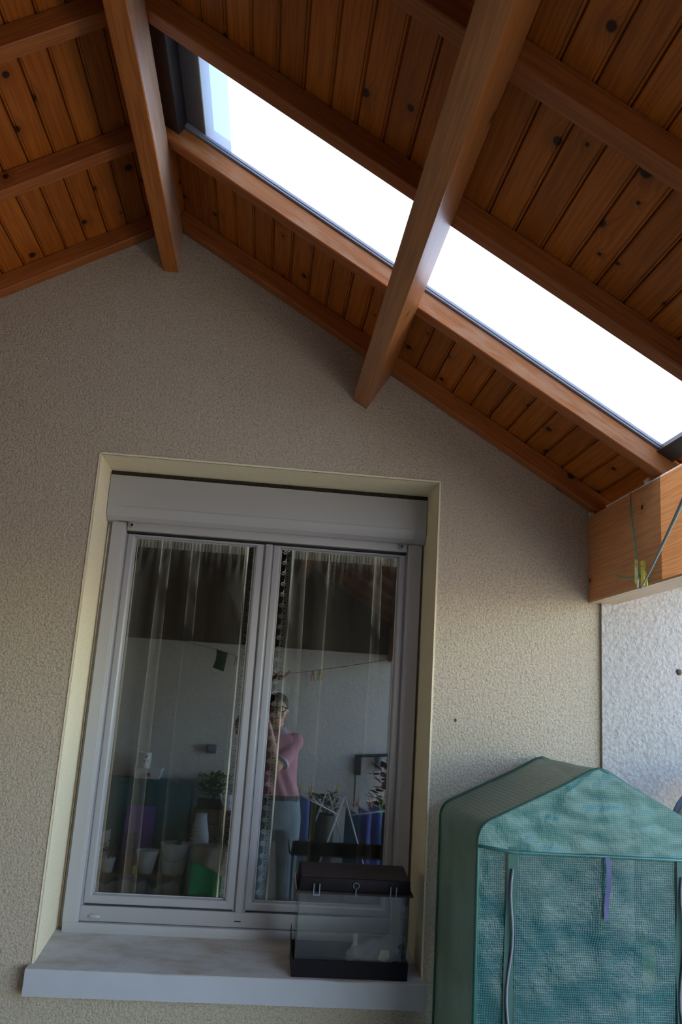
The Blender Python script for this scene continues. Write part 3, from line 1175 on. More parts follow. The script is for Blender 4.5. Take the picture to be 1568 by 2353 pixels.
obj('bag_neck', bm, M['clear_bag'], bag, smooth='all', local=True)
bm = NB()
prism(bm, [(0.004, -0.045, 0.038), (0.026, -0.046, 0.030), (0.041, -0.045, 0.043), (0.039, -0.043, 0.066), (0.012, -0.043, 0.066)], (0, 0.003, 0))
obj('paper_tag', bm, M['paper'], bag, local=True)

# ------------------------------------------------------------------ mini greenhouse
GX0, GX1, GXM = 1.232, 1.900, 1.566
GYF, GYB = -0.53, -0.055
GSH, GPK = 0.535, 0.704
gh = thing('mini_greenhouse', 'peaked green mesh-film mini greenhouse with zipped front beside the window', 'greenhouse', (GXM, (GYF + GYB) / 2, FLOOR))


def gh_outline(y, inset=0.0, n=6):
    """Rounded house-shaped half loop from left foot over the peak to right foot."""
    pts = []
    ex0, ex1 = GX0 + inset, GX1 - inset
    pts.append((ex0, y, FLOOR + 0.01))
    r = 0.055
    sl_ = atan2(GPK - GSH, GXM - GX0)
    for i in range(n + 1):
        a = pi - (pi / 2 - sl_) * i / n
        pts.append((ex0 + r + r * cos(a), y, GSH - 0.03 - inset + r * sin(a)))
    pk = GPK - inset
    lx, lz = pts[-1][0], pts[-1][2]
    for i in range(1, 4):
        f = i / 4 * 0.92
        pts.append((lx + (GXM - lx) * f, y, lz + (pk - lz) * f))
    top = [(GXM - 0.022, y, pk - 0.006), (GXM, y, pk), (GXM + 0.022, y, pk - 0.006)]
    right = [(ex0 + ex1 - p[0], p[1], p[2]) for p in pts[::-1]]
    return pts + top + right


def wr_(p, amp=0.004, f=9):
    v = Vector(p)
    return v + Vector((noise.noise(v * f), noise.noise(v * f + Vector((7, 3, 1))), 0.4 * noise.noise(v * f + Vector((1, 8, 2))))) * amp


# sides and roof: one continuous sheet swept from back to front
bm = NB()
oa = gh_outline(0)
dense = []
for a, b in zip(oa, oa[1:]):
    va, vb = Vector(a), Vector(b)
    k = max(1, int((vb - va).length / 0.05))
    for i in range(k):
        dense.append(va.lerp(vb, i / k))
dense.append(Vector(oa[-1]))
NY = 12
rows = []
for j in range(NY + 1):
    y = GYF + (GYB - GYF) * j / NY
    rows.append([wr_((p.x, y, p.z), 0.007 if 0 < j < NY else 0.0, 8) for p in dense])
loft(bm, rows, cap=False, closed=False)
obj('side_cover', bm, M['film_side'], gh, smooth='all')


def gx_front(z):
    """Left and right limit of the front at height z."""
    best = [GX0, GX1]
    o = gh_outline(0)
    half = o[:len(o) // 2 + 1]
    for a, b in zip(half, half[1:]):
        if a[2] <= z <= b[2]:
            f = (z - a[2]) / max(1e-6, b[2] - a[2])
            x = a[0] + (b[0] - a[0]) * f
            best = [x, GX0 + GX1 - x]
    if z >= GPK:
        best = [GXM, GXM]
    return best


def front_panel(name, z0, z1, mat, y, amp, xl=None, xr=None, nu=40, nv=30, creases=False):
    bm = NB()

    def f(u, v):
        z = z0 + (z1 - z0) * v
        a, b = gx_front(z)
        a = a if xl is None else xl
        b = b if xr is None else xr
        x = a + (b - a) * u
        p = Vector((x, y, z))
        edge = min(1, min(u, 1 - u) * 6)
        dy = amp * noise.noise(Vector((x * 7, z * 11, 1.0))) + amp * 0.7 * noise.noise(Vector((x * 18, z * 30, 4.0)))
        if creases:      # pulls running in from the shoulders
            dl = abs((z - z1 * 0.0 - GSH) + 0.9 * (x - GX0 - 0.02))
            dy += 0.006 * math.exp(-(x - GX0) * 9) * sin(60 * ((z - GSH) + 0.8 * (x - GX0)))
        return (p.x, y + dy * edge, p.z)
    grid(bm, f, nu, nv)
    return obj(name, bm, mat, gh, smooth='all')


ZB = 0.482        # lower edge of the valance
front_panel('front_side_strip', FLOOR + 0.01, ZB + 0.02, M['film'], GYF, 0.008, None, 1.312, 8, 60)
front_panel('front_side_strip', FLOOR + 0.01, ZB + 0.02, M['film'], GYF, 0.008, 1.802, None, 8, 60)
front_panel('door_flap', FLOOR + 0.01, ZB + 0.02, M['film'], GYF - 0.003, 0.006, 1.336, 1.778, 44, 70)
front_panel('valance', ZB, GPK - 0.0005, M['film_dense'], GYF - 0.010, 0.006, None, None, 60, 30, True)
bm = NB()
tube(bm, [(GX0 + 0.002, GYF - 0.011, ZB + 0.008), (GX0 + 0.10, GYF - 0.013, ZB - 0.004), (GX0 + 0.25, GYF - 0.014, ZB - 0.003), (GXM + 0.1, GYF - 0.013, ZB - 0.002), (GX1, GYF - 0.011, ZB - 0.001)], 0.0045, 8)
obj('valance_hem', bm, M['film_dense'], gh, smooth='all')
for y, r in ((GYF - 0.004, 0.0055), (GYB, 0.0055)):
    bm = NB()
    tube(bm, gh_outline(y), r, 8)
    obj('edge_piping', bm, M['piping'], gh, smooth='all')
# zips
for xz in (1.324, 1.790):
    bm = NB()
    grid(bm, lambda u, v: (xz - 0.013 + 0.026 * u + 0.005 * sin(v * 7), GYF - 0.007 + 0.004 * sin(v * 23 + xz), FLOOR + 0.02 + (ZB + 0.01 - FLOOR - 0.02) * v), 4, 50)
    zt_ = obj('zip_tape', bm, M['zip_tape'], gh, smooth='all')
    bm = NB()
    tube(bm, [(xz + 0.005 * sin(v * 7) + 0.006 * sin(v * 31), GYF - 0.0115 + 0.004 * sin(v * 23 + xz), FLOOR + 0.02 + (ZB - 0.045 - FLOOR - 0.02) * v) for v in [i / 40 for i in range(41)]], 0.0038, 6)
    obj('zip_teeth', bm, M['zip'], zt_, smooth='all')
# tie ribbon
bm = NB()
grid(bm, lambda u, v: (1.576 + 0.013 * u + 0.003 * sin(v * 5), GYF - 0.019 - 0.004 * sin(v * 6), ZB - 0.004 - 0.155 * v), 2, 14)
obj('tie_ribbon', bm, M['ribbon'], gh, smooth='all')
# steel frame and wire shelves inside
for (x, y) in ((GX0 + 0.03, GYF + 0.03), (GX1 - 0.03, GYF + 0.03), (GX0 + 0.03, GYB - 0.03), (GX1 - 0.03, GYB - 0.03)):
    bm = NB()
    tube(bm, [(x, y, FLOOR), (x, y, GSH - 0.05)], 0.008, 8)
    obj('frame_post', bm, M['steel_green'], gh, smooth='all')
for z in (-0.55, -0.20, 0.14):
    bm = NB()
    for y in (GYF + 0.03, GYB - 0.03):
        tube(bm, [(GX0 + 0.03, y, z), (GX1 - 0.03, y, z)], 0.006, 6)
    for i in range(14):
        x = GX0 + 0.04 + i * (GX1 - GX0 - 0.08) / 13
        tube(bm, [(x, GYF + 0.03, z), (x, GYB - 0.03, z)], 0.0025, 5)
    obj('wire_shelf', bm, M['steel_green'], gh, smooth='all')


def pot(name, label, x, y, z, r0, r1, h, mat, group=None, soil=True, rim=0.006, cat='pot'):
    root = thing(name, label, cat, (x, y, z), group=group)
    bm = NB()
    lathe(bm, [(r0 * 0.98, 0.0), (r0, 0.003), (r1, h - 0.02), (r1 + rim, h - 0.02), (r1 + rim, h), (r1 - 0.004, h), (r1 - 0.008, h - 0.025), (r0 * 0.9, 0.01)], n=24)
    obj('pot_body', bm, mat, root, smooth=35, local=True)
    if soil:
        bm = NB()
        lathe(bm, [(r1 - 0.008, h - 0.030), (r1 - 0.008, h - 0.018), (0.001, h - 0.014)], n=16)
        obj('soil', bm, M['mud'], root, smooth='all', local=True)
    return root


def leafs(bm, c, n, spread, h, size, rnd, droop=0.4):
    for i in range(n):
        a = rnd.uniform(0, 2 * pi)
        rad = spread * sqrt(rnd.random())
        z = h * (0.15 + 0.85 * rnd.random())
        p = Vector(c) + Vector((rad * cos(a), rad * sin(a) * 0.8, z))
        d_ = Vector((cos(a), sin(a), rnd.uniform(-droop, 0.8))).normalized()
        s_ = d_.cross(Vector((0, 0, 1))).normalized() * size * 0.35
        L_ = size * rnd.uniform(0.7, 1.3)
        nrm = d_.cross(s_).normalized() * size * 0.08
        vs = [bm.verts.new(q) for q in (p, p + d_ * L_ * 0.35 + s_ + nrm, p + d_ * L_ * 0.75 + s_ * 0.7, p + d_ * L_, p + d_ * L_ * 0.75 - s_ * 0.7, p + d_ * L_ * 0.35 - s_ + nrm)]
        bm.faces.new(vs)


def foliage(parent, c, n, spread, h, size, mat, seed, droop=0.4, stem=None):
    rnd = random.Random(seed)
    bm = NB()
    leafs(bm, c, n, spread, h, size, rnd, droop)
    o = stuff(obj('foliage', bm, mat, parent, local=True))
    bm = NB()
    for i in range(5):
        a = rnd.uniform(0, 6.28)
        tube(bm, [c, Vector(c) + Vector((spread * 0.3 * cos(a), spread * 0.3 * sin(a), h * 0.4)), Vector(c) + Vector((spread * 0.6 * cos(a), spread * 0.6 * sin(a), h * 0.85))], [0.004, 0.003, 0.002], 5)
    obj('stem', bm, M['leaf_dark'], parent, local=True)
    return o


pot('nursery_pot', 'black nursery pot on the upper wire shelf inside the greenhouse, left', 1.42, -0.30, 0.147, 0.05, 0.065, 0.11, M['dark_planter'], 'pots on the greenhouse shelf')
p_ = pot('nursery_pot', 'black nursery pot with seedling on the upper greenhouse shelf, middle', 1.60, -0.34, 0.147, 0.05, 0.065, 0.12, M['dark_planter'], 'pots on the greenhouse shelf')
foliage(p_, (0, 0, 0.10), 40, 0.09, 0.16, 0.05, M['leaf_dark'], 5)
bm = NB()
box(bm, 1.715, 1.752, -0.46, -0.40, 0.148, 0.245)
bev(bm, 0.004, 2)
lathe(bm, [(0.011, 0.245), (0.011, 0.262), (0.002, 0.262)], 1.733, -0.43, 12)
tag(obj('feed_bottle', bm, M['yellow'], smooth=30), 'small yellow bottle showing through the greenhouse film', 'bottle')
bm = NB()
box(bm, 1.40, 1.72, -0.42, -0.12, -0.19, -0.11)
bev(bm, 0.01, 2)
tag(obj('seed_tray', bm, M['dark_planter'], smooth=30), 'black seed tray on the middle greenhouse shelf', 'tray')

# second frame at the right edge of the photo
g2 = thing('tunnel_cloche', 'pale cloche with grey-blue rim tube behind the green greenhouse', 'cloche', (2.2, -0.25, FLOOR))
arc = [(2.25 - 0.30 * cos(a), 0.30 * sin(a)) for a in [pi * i / 16 for i in range(17)]]
for y in (-0.12, -0.42):
    bm = NB()
    tube(bm, [(1.95, y, FLOOR)] + [(x, y, 0.42 + z) for x, z in arc] + [(2.55, y, FLOOR)], 0.010, 8)
    obj('rim_tube', bm, M['grey_blue'], g2, smooth='all')
bm = NB()
rows = [[(1.955, y, FLOOR + 0.005)] + [(2.25 + (x - 2.25) * 0.985, y, 0.418 + z * 0.985) for x, z in arc] + [(2.545, y, FLOOR + 0.005)] for y in (-0.42, -0.12)]
loft(bm, rows, cap=False, closed=False)
obj('cover_sheet', bm, M['paper'], g2, smooth='all')

# mud spots on the walls
bm = NB()
ball(bm, (2.066, -0.014, 1.017), (0.010, 0.006, 0.011), u=10, v=8)
for vv in bm.verts:
    vv.co += Vector((noise.noise(vv.co * 120), 0, noise.noise(vv.co * 120 + Vector((5, 5, 5))))) * 0.006
tag(obj('mud_nest', bm, M['mud'], smooth='all'), 'small brown dried mud nest stuck on the pale right wall', 'mud')
bm = NB()
ball(bm, (1.283, -0.001, 0.806), (0.004, 0.003, 0.006), u=8, v=6)
tag(obj('mud_speck', bm, M['mud'], smooth='all'), 'tiny dark speck on the beige wall right of the window', 'mud')

# ------------------------------------------------------------------ clothes line, pegs
def peg_proto():
    """Two levers on a spring; local origin at the jaw, hanging down."""
    out = []
    bm = NB()
    for s in (-1, 1):
        prism(bm, [(s * 0.0010, -0.0045, 0.006), (s * 0.0075, -0.0045, 0.004), (s * 0.0075, -0.0045, -0.022), (s * 0.0145, -0.0045, -0.066), (s * 0.0095, -0.0045, -0.068), (s * 0.0015, -0.0045, -0.026)], (0, 0.009, 0))
    out.append(('lever_pair', bm))
    bm = NB()
    tube(bm, [(0.0035 * cos(a), -0.006 + 0.012 * a / 25, -0.022 + 0.0035 * sin(a)) for a in [i * 0.7 for i in range(36)]], 0.0008, 5)
    tube(bm, [(-0.0082, -0.006, -0.010), (-0.0082, 0.006, -0.010), (0.0082, 0.006, -0.010), (0.0082, -0.006, -0.010)], 0.0008, 5)
    out.append(('spring', bm))
    return out


def peg(label, mat, loc, rot=(0, 0, 0), group='clothes pegs on the line'):
    root = thing('clothes_peg', label, 'peg', loc, rot, group)
    for nm, bm in peg_proto():
        obj(nm, bm, mat if nm == 'lever_pair' else M['steel'], root, local=True)
    return root


KN = Vector((1.722, -0.462, 1.266))
bm = NB()
tube(bm, [(1.746, -0.3625, 1.5482), (1.741, -0.366, 1.5), (1.731, -0.41, 1.40), KN], 0.0023, 7)
tube(bm, [KN + Vector((0.004 * cos(a), 0.004 * sin(a * 1.7), 0.006 * sin(a))) for a in [i * 0.5 for i in range(26)]], 0.0023, 6)
tube(bm, [KN, (1.712, -0.435, 1.262), (1.702, -0.385, 1.270), (1.700, -0.345, 1.283)], 0.0018, 6)
tube(bm, [KN, (1.725, -0.475, 1.256), (1.729, -0.50, 1.251), (1.731, -0.525, 1.249)], 0.0018, 6)
tag(obj('knotted_string', bm, M['cord_green'], smooth='all'), 'green knotted string looped over the orange eave beam', 'string')
line_pts = [KN, (1.60, -0.72, 1.186), (1.4818, -1.0, 1.140), (1.27, -1.5, 1.090), (1.0645, -2.0, 1.058), (0.90, -2.4, 1.036), (0.82, -2.66, 1.030), (0.775, -2.80, 1.036), (0.70, -2.93, 1.062), (0.46, -3.25, 1.140), (0.25, -3.5, 1.205), (-0.05, -3.85, 1.272), (-0.32, -4.17, 1.335)]
lp = []
for i in range(len(line_pts) - 1):
    a, b = Vector(line_pts[i]), Vector(line_pts[i + 1])
    lp += [a.lerp(b, k / 4) for k in range(4)]
lp.append(Vector(line_pts[-1]))
bm = NB()
tube(bm, lp, 0.0022, 6)
tag(obj('clothes_line', bm, M['cord_grey'], smooth='all'), 'thin grey-green clothes line stretched from the eave beam across the porch', 'clothes line')
peg('olive yellow clothes peg clipped at the knot of the string on the eave beam', M['peg_olive'], (1.698, -0.500, 1.300), (0, radians(9), radians(62)))
peg('bright yellow clothes peg behind the olive one at the knotted string', M['peg_yellow'], (1.708, -0.522, 1.294), (0, radians(-6), radians(40)))
for lab, m_, tt in (('white clothes peg on the line, seen mirrored in the right pane', 'peg_white', 0.58), ('red clothes peg on the line, seen mirrored in the right pane', 'peg_red', 0.43),
                    ('green clothes peg on the line, seen mirrored in the right pane', 'peg_green', 0.29), ('orange clothes peg next to the green one on the line', 'peg_orange', 0.25)):
    a, b = Vector((1.0645, -2.0, 1.058)), Vector((0.82, -2.66, 1.030))
    q = a.lerp(b, tt)
    peg(lab, M[m_], (q.x, q.y, q.z - 0.004), (0, 0, radians(10)))
a, b = Vector((0.46, -3.25, 1.140)), Vector((0.25, -3.5, 1.205))
q = a.lerp(b, 0.25)
peg('blue clothes peg on the line beside the dark green cloth', M['peg_blue'], (q.x, q.y, q.z - 0.004))
bm = NB()
grid(bm, lambda u, v: (0.335 - 0.10 * u + 0.012 * sin(v * 3) * u - 0.02 * v, -3.40 - 0.115 * u + 0.012 * sin(u * 9 + v * 2), 1.182 + 0.03 * u - 0.15 * v), 12, 12)
bmesh.ops.solidify(bm, geom=list(bm.faces), thickness=0.003)
tag(obj('dark_cloth', bm, M['cloth_dkgreen'], smooth='all'), 'dark green cloth pegged on the clothes line, seen in the left pane', 'cloth')

# ------------------------------------------------------------------ drying rack and laundry
rk = thing('drying_rack', 'white wire folding drying rack with raised wings beside the person', 'drying rack', (1.32, -3.45, FLOOR))
RY0, RY1 = -3.2, -3.78


def rod(name, pts, r=0.006, parent=rk):
    bm = NB()
    tube(bm, pts, r, 7)
    return obj(name, bm, M['white_metal'], parent, smooth='all')


for y, ax_, az_ in ((RY0, 1.319, 0.154), (RY1, 1.235, 0.140)):
    rod('leg', [(ax_ - 0.004, y, az_), (ax_ - 0.34, y, FLOOR + 0.01)])
    rod('leg', [(ax_ + 0.004, y, az_), (ax_ + 0.36, y, FLOOR + 0.01)])
    rod('wing_rail', [(ax_ - 0.36, y, 0.160), (ax_ - 0.035, y, 0.026)], 0.005)
    rod('wing_rail', [(ax_ + 0.035, y, 0.026), (ax_ + 0.42, y, 0.090)], 0.005)
rod('cross_bar', [(1.319, RY0, 0.154), (1.235, RY1, 0.140)], 0.004)
for f, z in ((-0.34, 0.152), (-0.25, 0.115), (-0.16, 0.078), (0.12, 0.040), (0.22, 0.057), (0.32, 0.073), (0.41, 0.088)):
    rod('wire', [(1.319 + f, RY0, z), (1.235 + f, RY1, z)], 0.003)
for zf in (-0.45,):
    rod('stretcher', [(1.319 - 0.20, RY0, zf), (1.235 - 0.20, RY1, zf)], 0.004)
    rod('stretcher', [(1.319 + 0.21, RY0, zf), (1.235 + 0.21, RY1, zf)], 0.004)


def hung(label, mat, x, z, y0, y1, drop_a, drop_b, seed):
    """Cloth folded over a wire that runs along y."""
    rnd = random.Random(seed)
    ph = rnd.uniform(0, 6)
    bm = NB()
    n = 18

    def f(u, v):
        y = y0 + (y1 - y0) * u
        w = v * (drop_a + drop_b) - drop_a
        sx = 0.007 if w > 0 else -0.007
        if abs(w) < 0.012:
            sx = w * 0.6
        zz = z + 0.006 - abs(w)
        wave = 0.010 * sin(u * 11 + ph) * min(1, abs(w) * 6)
        xs = x - 0.084 * (y - RY0) / (RY1 - RY0)
        return (xs + sx + wave + 0.03 * w * 0.2, y, zz)
    grid(bm, f, n, 26)
    bmesh.ops.solidify(bm, geom=list(bm.faces), thickness=0.003)
    return tag(obj('laundry', bm, mat, smooth='all'), label, 'laundry', 'washing on the drying rack')


hung('pale blue cloth hung on the outer left wire of the drying rack', M['towel_pale'], 0.979, 0.152, -3.24, -3.40, 0.42, 0.45, 1)
hung('blue towel hung over the left wing of the drying rack', M['towel_blue'], 1.069, 0.115, -3.28, -3.62, 0.48, 0.40, 2)
hung('olive cloth hung near the middle of the drying rack', M['towel_olive'], 1.159, 0.078, -3.5, -3.7, 0.30, 0.30, 3)
hung('dark teal towel hung on the right wing of the drying rack', M['towel_teal'], 1.439, 0.040, -3.26, -3.6, 0.42, 0.40, 4)
hung('violet-blue striped towel hung on the right wing of the rack', M['towel_violet'], 1.539, 0.057, -3.25, -3.6, 0.45, 0.42, 5)
hung('light blue cloth on the second right wire of the drying rack', M['towel_blue'], 1.639, 0.073, -3.30, -3.66, 0.45, 0.44, 6)
hung('grey cloth hung on the far right wire of the drying rack', M['towel_grey'], 1.729, 0.088, -3.35, -3.7, 0.4, 0.4, 7)
for lab, m_, q in (('yellow peg on the left wing of the rack', 'peg_yellow', (0.979, -3.23, 0.170)), ('orange peg on the blue towel of the rack', 'peg_orange', (1.062, -3.30, 0.145)),
                   ('yellow peg at the apex bar of the drying rack', 'peg_yellow', (1.285, -3.40, 0.165)), ('red peg on the teal towel of the rack', 'peg_red', (1.43, -3.30, 0.085)),
                   ('orange peg on the violet-blue towel of the rack', 'peg_orange', (1.53, -3.27, 0.090)), ('pale yellow peg on the outer right wing of the rack', 'peg_yellow', (1.635, -3.32, 0.110)),
                   ('green peg on the outer right wing of the rack', 'peg_green', (1.60, -3.22, 0.050))):
    peg(lab, M[m_], q, (pi, 0, 0.4), 'pegs on the drying rack')

# ------------------------------------------------------------------ things along the opposite wall (seen mirrored in the panes)
# wall socket
sc_ = thing('wall_socket', 'dark grey square socket on the far wall', 'socket', (0.235, FAR, 0.395))
bm = NB()
box(bm, 0.193, 0.278, FAR, FAR + 0.05, 0.358, 0.428)
bev(bm, 0.006, 2)
obj('socket_box', bm, M['socket'], sc_, smooth=30)
bm = NB()
box(bm, 0.203, 0.268, FAR + 0.05, FAR + 0.056, 0.375, 0.42)
bev(bm, 0.002, 1)
obj('socket_lid', bm, M['grey_blue'], sc_, smooth=30)

# teal storage cabinet
cb = thing('storage_cabinet', 'low dark teal plastic storage cabinet against the far wall', 'cabinet', (-0.25, -4.09, FLOOR))
bm = NB()
box(bm, -0.62, 0.115, FAR + 0.005, -4.0, FLOOR + 0.03, 0.100)
bev(bm, 0.006, 2)
obj('body', bm, M['teal'], cb, smooth=30)
bm = NB()
box(bm, -0.635, 0.125, FAR + 0.002, -3.985, 0.1005, 0.130)
bev(bm, 0.006, 2)
obj('top', bm, M['teal'], cb, smooth=30)
for x0, x1 in ((-0.605, -0.262), (-0.252, 0.10)):
    bm = NB()
    box(bm, x0, x1, -4.0, -3.988, FLOOR + 0.05, 0.085)
    bev(bm, 0.004, 1)
    dr = obj('door', bm, M['teal'], cb, smooth=30)
    bm = NB()
    xx = x1 - 0.03 if x0 < -0.5 else x0 + 0.03
    box(bm, xx - 0.006, xx + 0.006, -3.988, -3.972, -0.42, -0.32)
    obj('handle', bm, M['dark_planter'], dr)
for x in (-0.60, 0.09):
    for y in (FAR + 0.02, -4.03):
        bm = NB()
        box(bm, x - 0.015, x + 0.015, y, y + 0.02, FLOOR, FLOOR + 0.035)
        obj('foot', bm, M['dark_planter'], cb)

# tin and tub on top of the cabinet
tn = thing('tin_mug', 'white tin with red print standing on the tub', 'tin', (-0.308, -4.08, 0.2135))
bm = NB()
lathe(bm, [(0.050, 0.0), (0.052, 0.003), (0.052, 0.122), (0.054, 0.125), (0.050, 0.125), (0.048, 0.01)], n=28)
obj('tin_body', bm, M['white_plastic'], tn, smooth=35, local=True)
for a0_, z0_ in ((0.9, 0.05), (1.25, 0.08), (1.0, 0.085), (1.4, 0.045)):
    bm = NB()
    loft(bm, [[(0.0525 * cos(a), 0.0525 * sin(a), z) for a in (a0_, a0_ + 0.1, a0_ + 0.2)] for z in (z0_, z0_ + 0.02)], cap=False, closed=False)
    obj('print_mark', bm, M['print_red'], tn, local=True)
tb = thing('plastic_tub', 'flat white plastic tub on the teal cabinet top', 'tub', (-0.27, -4.08, 0.1302))
bm = NB()
loft(bm, [[(-0.105, -0.07, 0), (0.105, -0.07, 0), (0.105, 0.07, 0), (-0.105, 0.07, 0)], [(-0.115, -0.08, 0.060), (0.115, -0.08, 0.060), (0.115, 0.08, 0.060), (-0.115, 0.08, 0.060)]])
bev(bm, 0.006, 2)
obj('tub_body', bm, M['white_plastic'], tb, smooth=30, local=True)
bm = NB()
box(bm, -0.121, 0.121, -0.086, 0.086, 0.0605, 0.0825)
bev(bm, 0.006, 2)
obj('tub_lid', bm, M['white_plastic'], tb, smooth=30, local=True)
bm = NB()
box(bm, 0.0, 0.03, 0.083, 0.087, 0.02, 0.05)
obj('print_mark', bm, M['print_red'], tb, local=True)

# purple panel leaning on the cabinet
bm = NB()
hexa(bm, [(-0.41, -3.915, FLOOR), (-0.17, -3.915, FLOOR), (-0.17, -3.903, FLOOR), (-0.41, -3.903, FLOOR), (-0.392, -3.968, -0.08), (-0.158, -3.968, -0.08), (-0.158, -3.956, -0.08), (-0.392, -3.956, -0.08)])
tag(obj('purple_board', bm, M['purple']), 'purple plastic board leaning against the teal cabinet', 'board')

# crate with planter
cr = thing('wooden_crate', 'tall brown slatted wooden crate under the dark planter', 'crate', (0.31, -4.07, FLOOR))
for i in range(7):
    z = FLOOR + 0.01 + i * 0.112
    bm = NB()
    box(bm, 0.150, 0.465, -3.968, -3.955, z, z + 0.10)
    obj('slat', bm, M['crate'], cr)
    bm = NB()
    box(bm, 0.150, 0.163, FAR + 0.01, -3.968, z, z + 0.10)
    obj('slat', bm, M['crate'], cr)
    bm = NB()
    box(bm, 0.452, 0.465, FAR + 0.01, -3.968, z, z + 0.10)
    obj('slat', bm, M['crate'], cr)
bm = NB()
box(bm, 0.150, 0.465, FAR + 0.01, -3.955, -0.088, -0.0805)
obj('crate_top', bm, M['crate'], cr)
pl_ = thing('planter_box', 'dark planter box with bushy green plant on the crate', 'planter', (0.30, -4.06, -0.08))
bm = NB()
loft(bm, [[(-0.125, -0.05, 0), (0.125, -0.05, 0), (0.125, 0.05, 0), (-0.125, 0.05, 0)], [(-0.135, -0.06, 0.075), (0.135, -0.06, 0.075), (0.135, 0.06, 0.075), (-0.135, 0.06, 0.075)]])
bev(bm, 0.004, 1)
obj('trough', bm, M['dark_planter'], pl_, smooth=30, local=True)
foliage(pl_, (0.0, 0.0, 0.07), 240, 0.13, 0.20, 0.05, M['leaf'], 11)
wc = thing('watering_can', 'small white watering can on the crate beside the planter', 'watering can', (0.425, -3.985, -0.0802))
bm = NB()
lathe(bm, [(0.030, 0), (0.032, 0.004), (0.028, 0.12), (0.024, 0.125)], n=18)
obj('can_body', bm, M['white_plastic'], wc, smooth=35, local=True)
bm = NB()
tube(bm, [(-0.025, 0, 0.04), (-0.05, 0, 0.07), (-0.07, 0, 0.125)], [0.012, 0.010, 0.016], 10)
obj('spout', bm, M['white_plastic'], wc, smooth='all', local=True)
bm = NB()
tube(bm, [(0.026, 0, 0.11), (0.05, 0, 0.10), (0.052, 0, 0.06), (0.030, 0, 0.03)], 0.005, 8)
obj('handle', bm, M['white_plastic'], wc, smooth='all', local=True)

# low bench with pots
bn = thing('low_bench', 'low plank bench carrying the white pots before the cabinet', 'bench', (-0.2, -3.86, FLOOR))
BZ = -0.553
for i in range(3):
    bm = NB()
    y0 = -3.885 + i * 0.083
    box(bm, -0.66, 0.13, y0, y0 + 0.078, BZ - 0.022, BZ)
    bev(bm, 0.003, 1)
    obj('plank', bm, M['crate'], bn, smooth=30)
for x in (-0.62, 0.09):
    for y in (-3.875, -3.68):
        bm = NB()
        box(bm, x - 0.02, x + 0.02, y, y + 0.035, FLOOR, BZ - 0.022)
        obj('leg', bm, M['crate'], bn)
pb = thing('white_bucket', 'large white bucket with wire handle on the low bench', 'bucket', (0.045, -3.765, BZ))
bm = NB()
lathe(bm, [(0.080, 0), (0.083, 0.004), (0.108, 0.215), (0.114, 0.216), (0.114, 0.232), (0.106, 0.232), (0.080, 0.012)], n=32)
obj('bucket_body', bm, M['white_plastic'], pb, smooth=35, local=True)
bm = NB()
tube(bm, [(0.113 * cos(a), 0.113 * sin(a) * 0.5 + 0.09 * sin(a), 0.215 - 0.10 * sin(a)) for a in [pi * i / 14 for i in range(15)]], 0.002, 6)
obj('wire_handle', bm, M['steel'], pb, smooth='all', local=True)
foliage(pb, (0.03, -0.02, 0.20), 30, 0.09, 0.16, 0.055, M['leaf_dark'], 21)
pot('white_pot', 'plain white conical pot on the low bench beside the bucket', -0.166, -3.755, BZ, 0.052, 0.085, 0.170, M['white_plastic'], None, False)
p_ = pot('small_ribbed_pot', 'small ribbed white pot with grey plant at the bench end', -0.465, -3.735, BZ, 0.040, 0.052, 0.105, M['white_plastic'])
foliage(p_, (0, 0, 0.09), 60, 0.07, 0.13, 0.04, M['leaf_dark'], 31)
bm = NB()
hexa(bm, [(-0.575, -3.86, BZ), (-0.485, -3.86, BZ), (-0.485, -3.845, BZ), (-0.575, -3.845, BZ), (-0.575, -3.885, -0.285), (-0.492, -3.885, -0.262), (-0.492, -3.87, -0.262), (-0.575, -3.87, -0.285)])
tag(obj('white_board', bm, M['white_plastic']), 'white plastic board standing at the end of the low bench', 'board')
p_ = pot('red_pot', 'dark red pot with a leggy plant on the bench between white pots', -0.315, -3.80, BZ, 0.045, 0.062, 0.115, M['terracotta'])
foliage(p_, (0, 0, 0.10), 50, 0.05, 0.17, 0.04, M['leaf_red'], 41)
bm = NB()
box(bm, -0.262, -0.238, -3.70, -3.685, BZ, BZ + 0.06)
bev(bm, 0.003, 1)
tag(obj('yellow_label', bm, M['yellow'], smooth=30), 'small yellow plant label box between the pots', 'box')
jg = thing('white_jug', 'tall white jug behind the bucket', 'jug', (0.222, -3.866, FLOOR))
bm = NB()
lathe(bm, [(0.055, 0), (0.070, 0.02), (0.082, 0.35), (0.075, 0.60), (0.050, 0.72), (0.046, 0.76), (0.054, 0.77), (0.042, 0.76)], n=28)
obj('jug_body', bm, M['white_plastic'], jg, smooth='all', local=True)
# tan bag planter and green sheet
tg = thing('canvas_bag', 'tan canvas planter bag with loose folds on the floor', 'bag', (0.335, -3.665, FLOOR))
bm = NB()
rings = []
for j in range(15):
    v_ = j / 14
    rings.append([((0.155 + 0.012 * sin(v_ * 9) + 0.018 * sin(5 * a + 2 * v_) * (0.3 + v_)) * cos(a), (0.115 + 0.016 * sin(7 * a + v_ * 3) * (0.3 + v_)) * sin(a), 0.555 * v_) for a in [2 * pi * i / 40 for i in range(40)]])
loft(bm, rings)
obj('bag_cloth', bm, M['tan'], tg, smooth='all', local=True)
foliage(tg, (0.08, 0, 0.55), 40, 0.06, 0.14, 0.05, M['leaf_dark'], 51)
bm = NB()
grid(bm, lambda u, v: (0.190 + 0.250 * u * (1 - 0.15 * v) + 0.01 * sin(v * 5), -3.465 - 0.05 * u + 0.015 * sin(u * 8 + v * 4), -0.385 - 0.115 * u * (1 - v) - 0.485 * v), 16, 16)
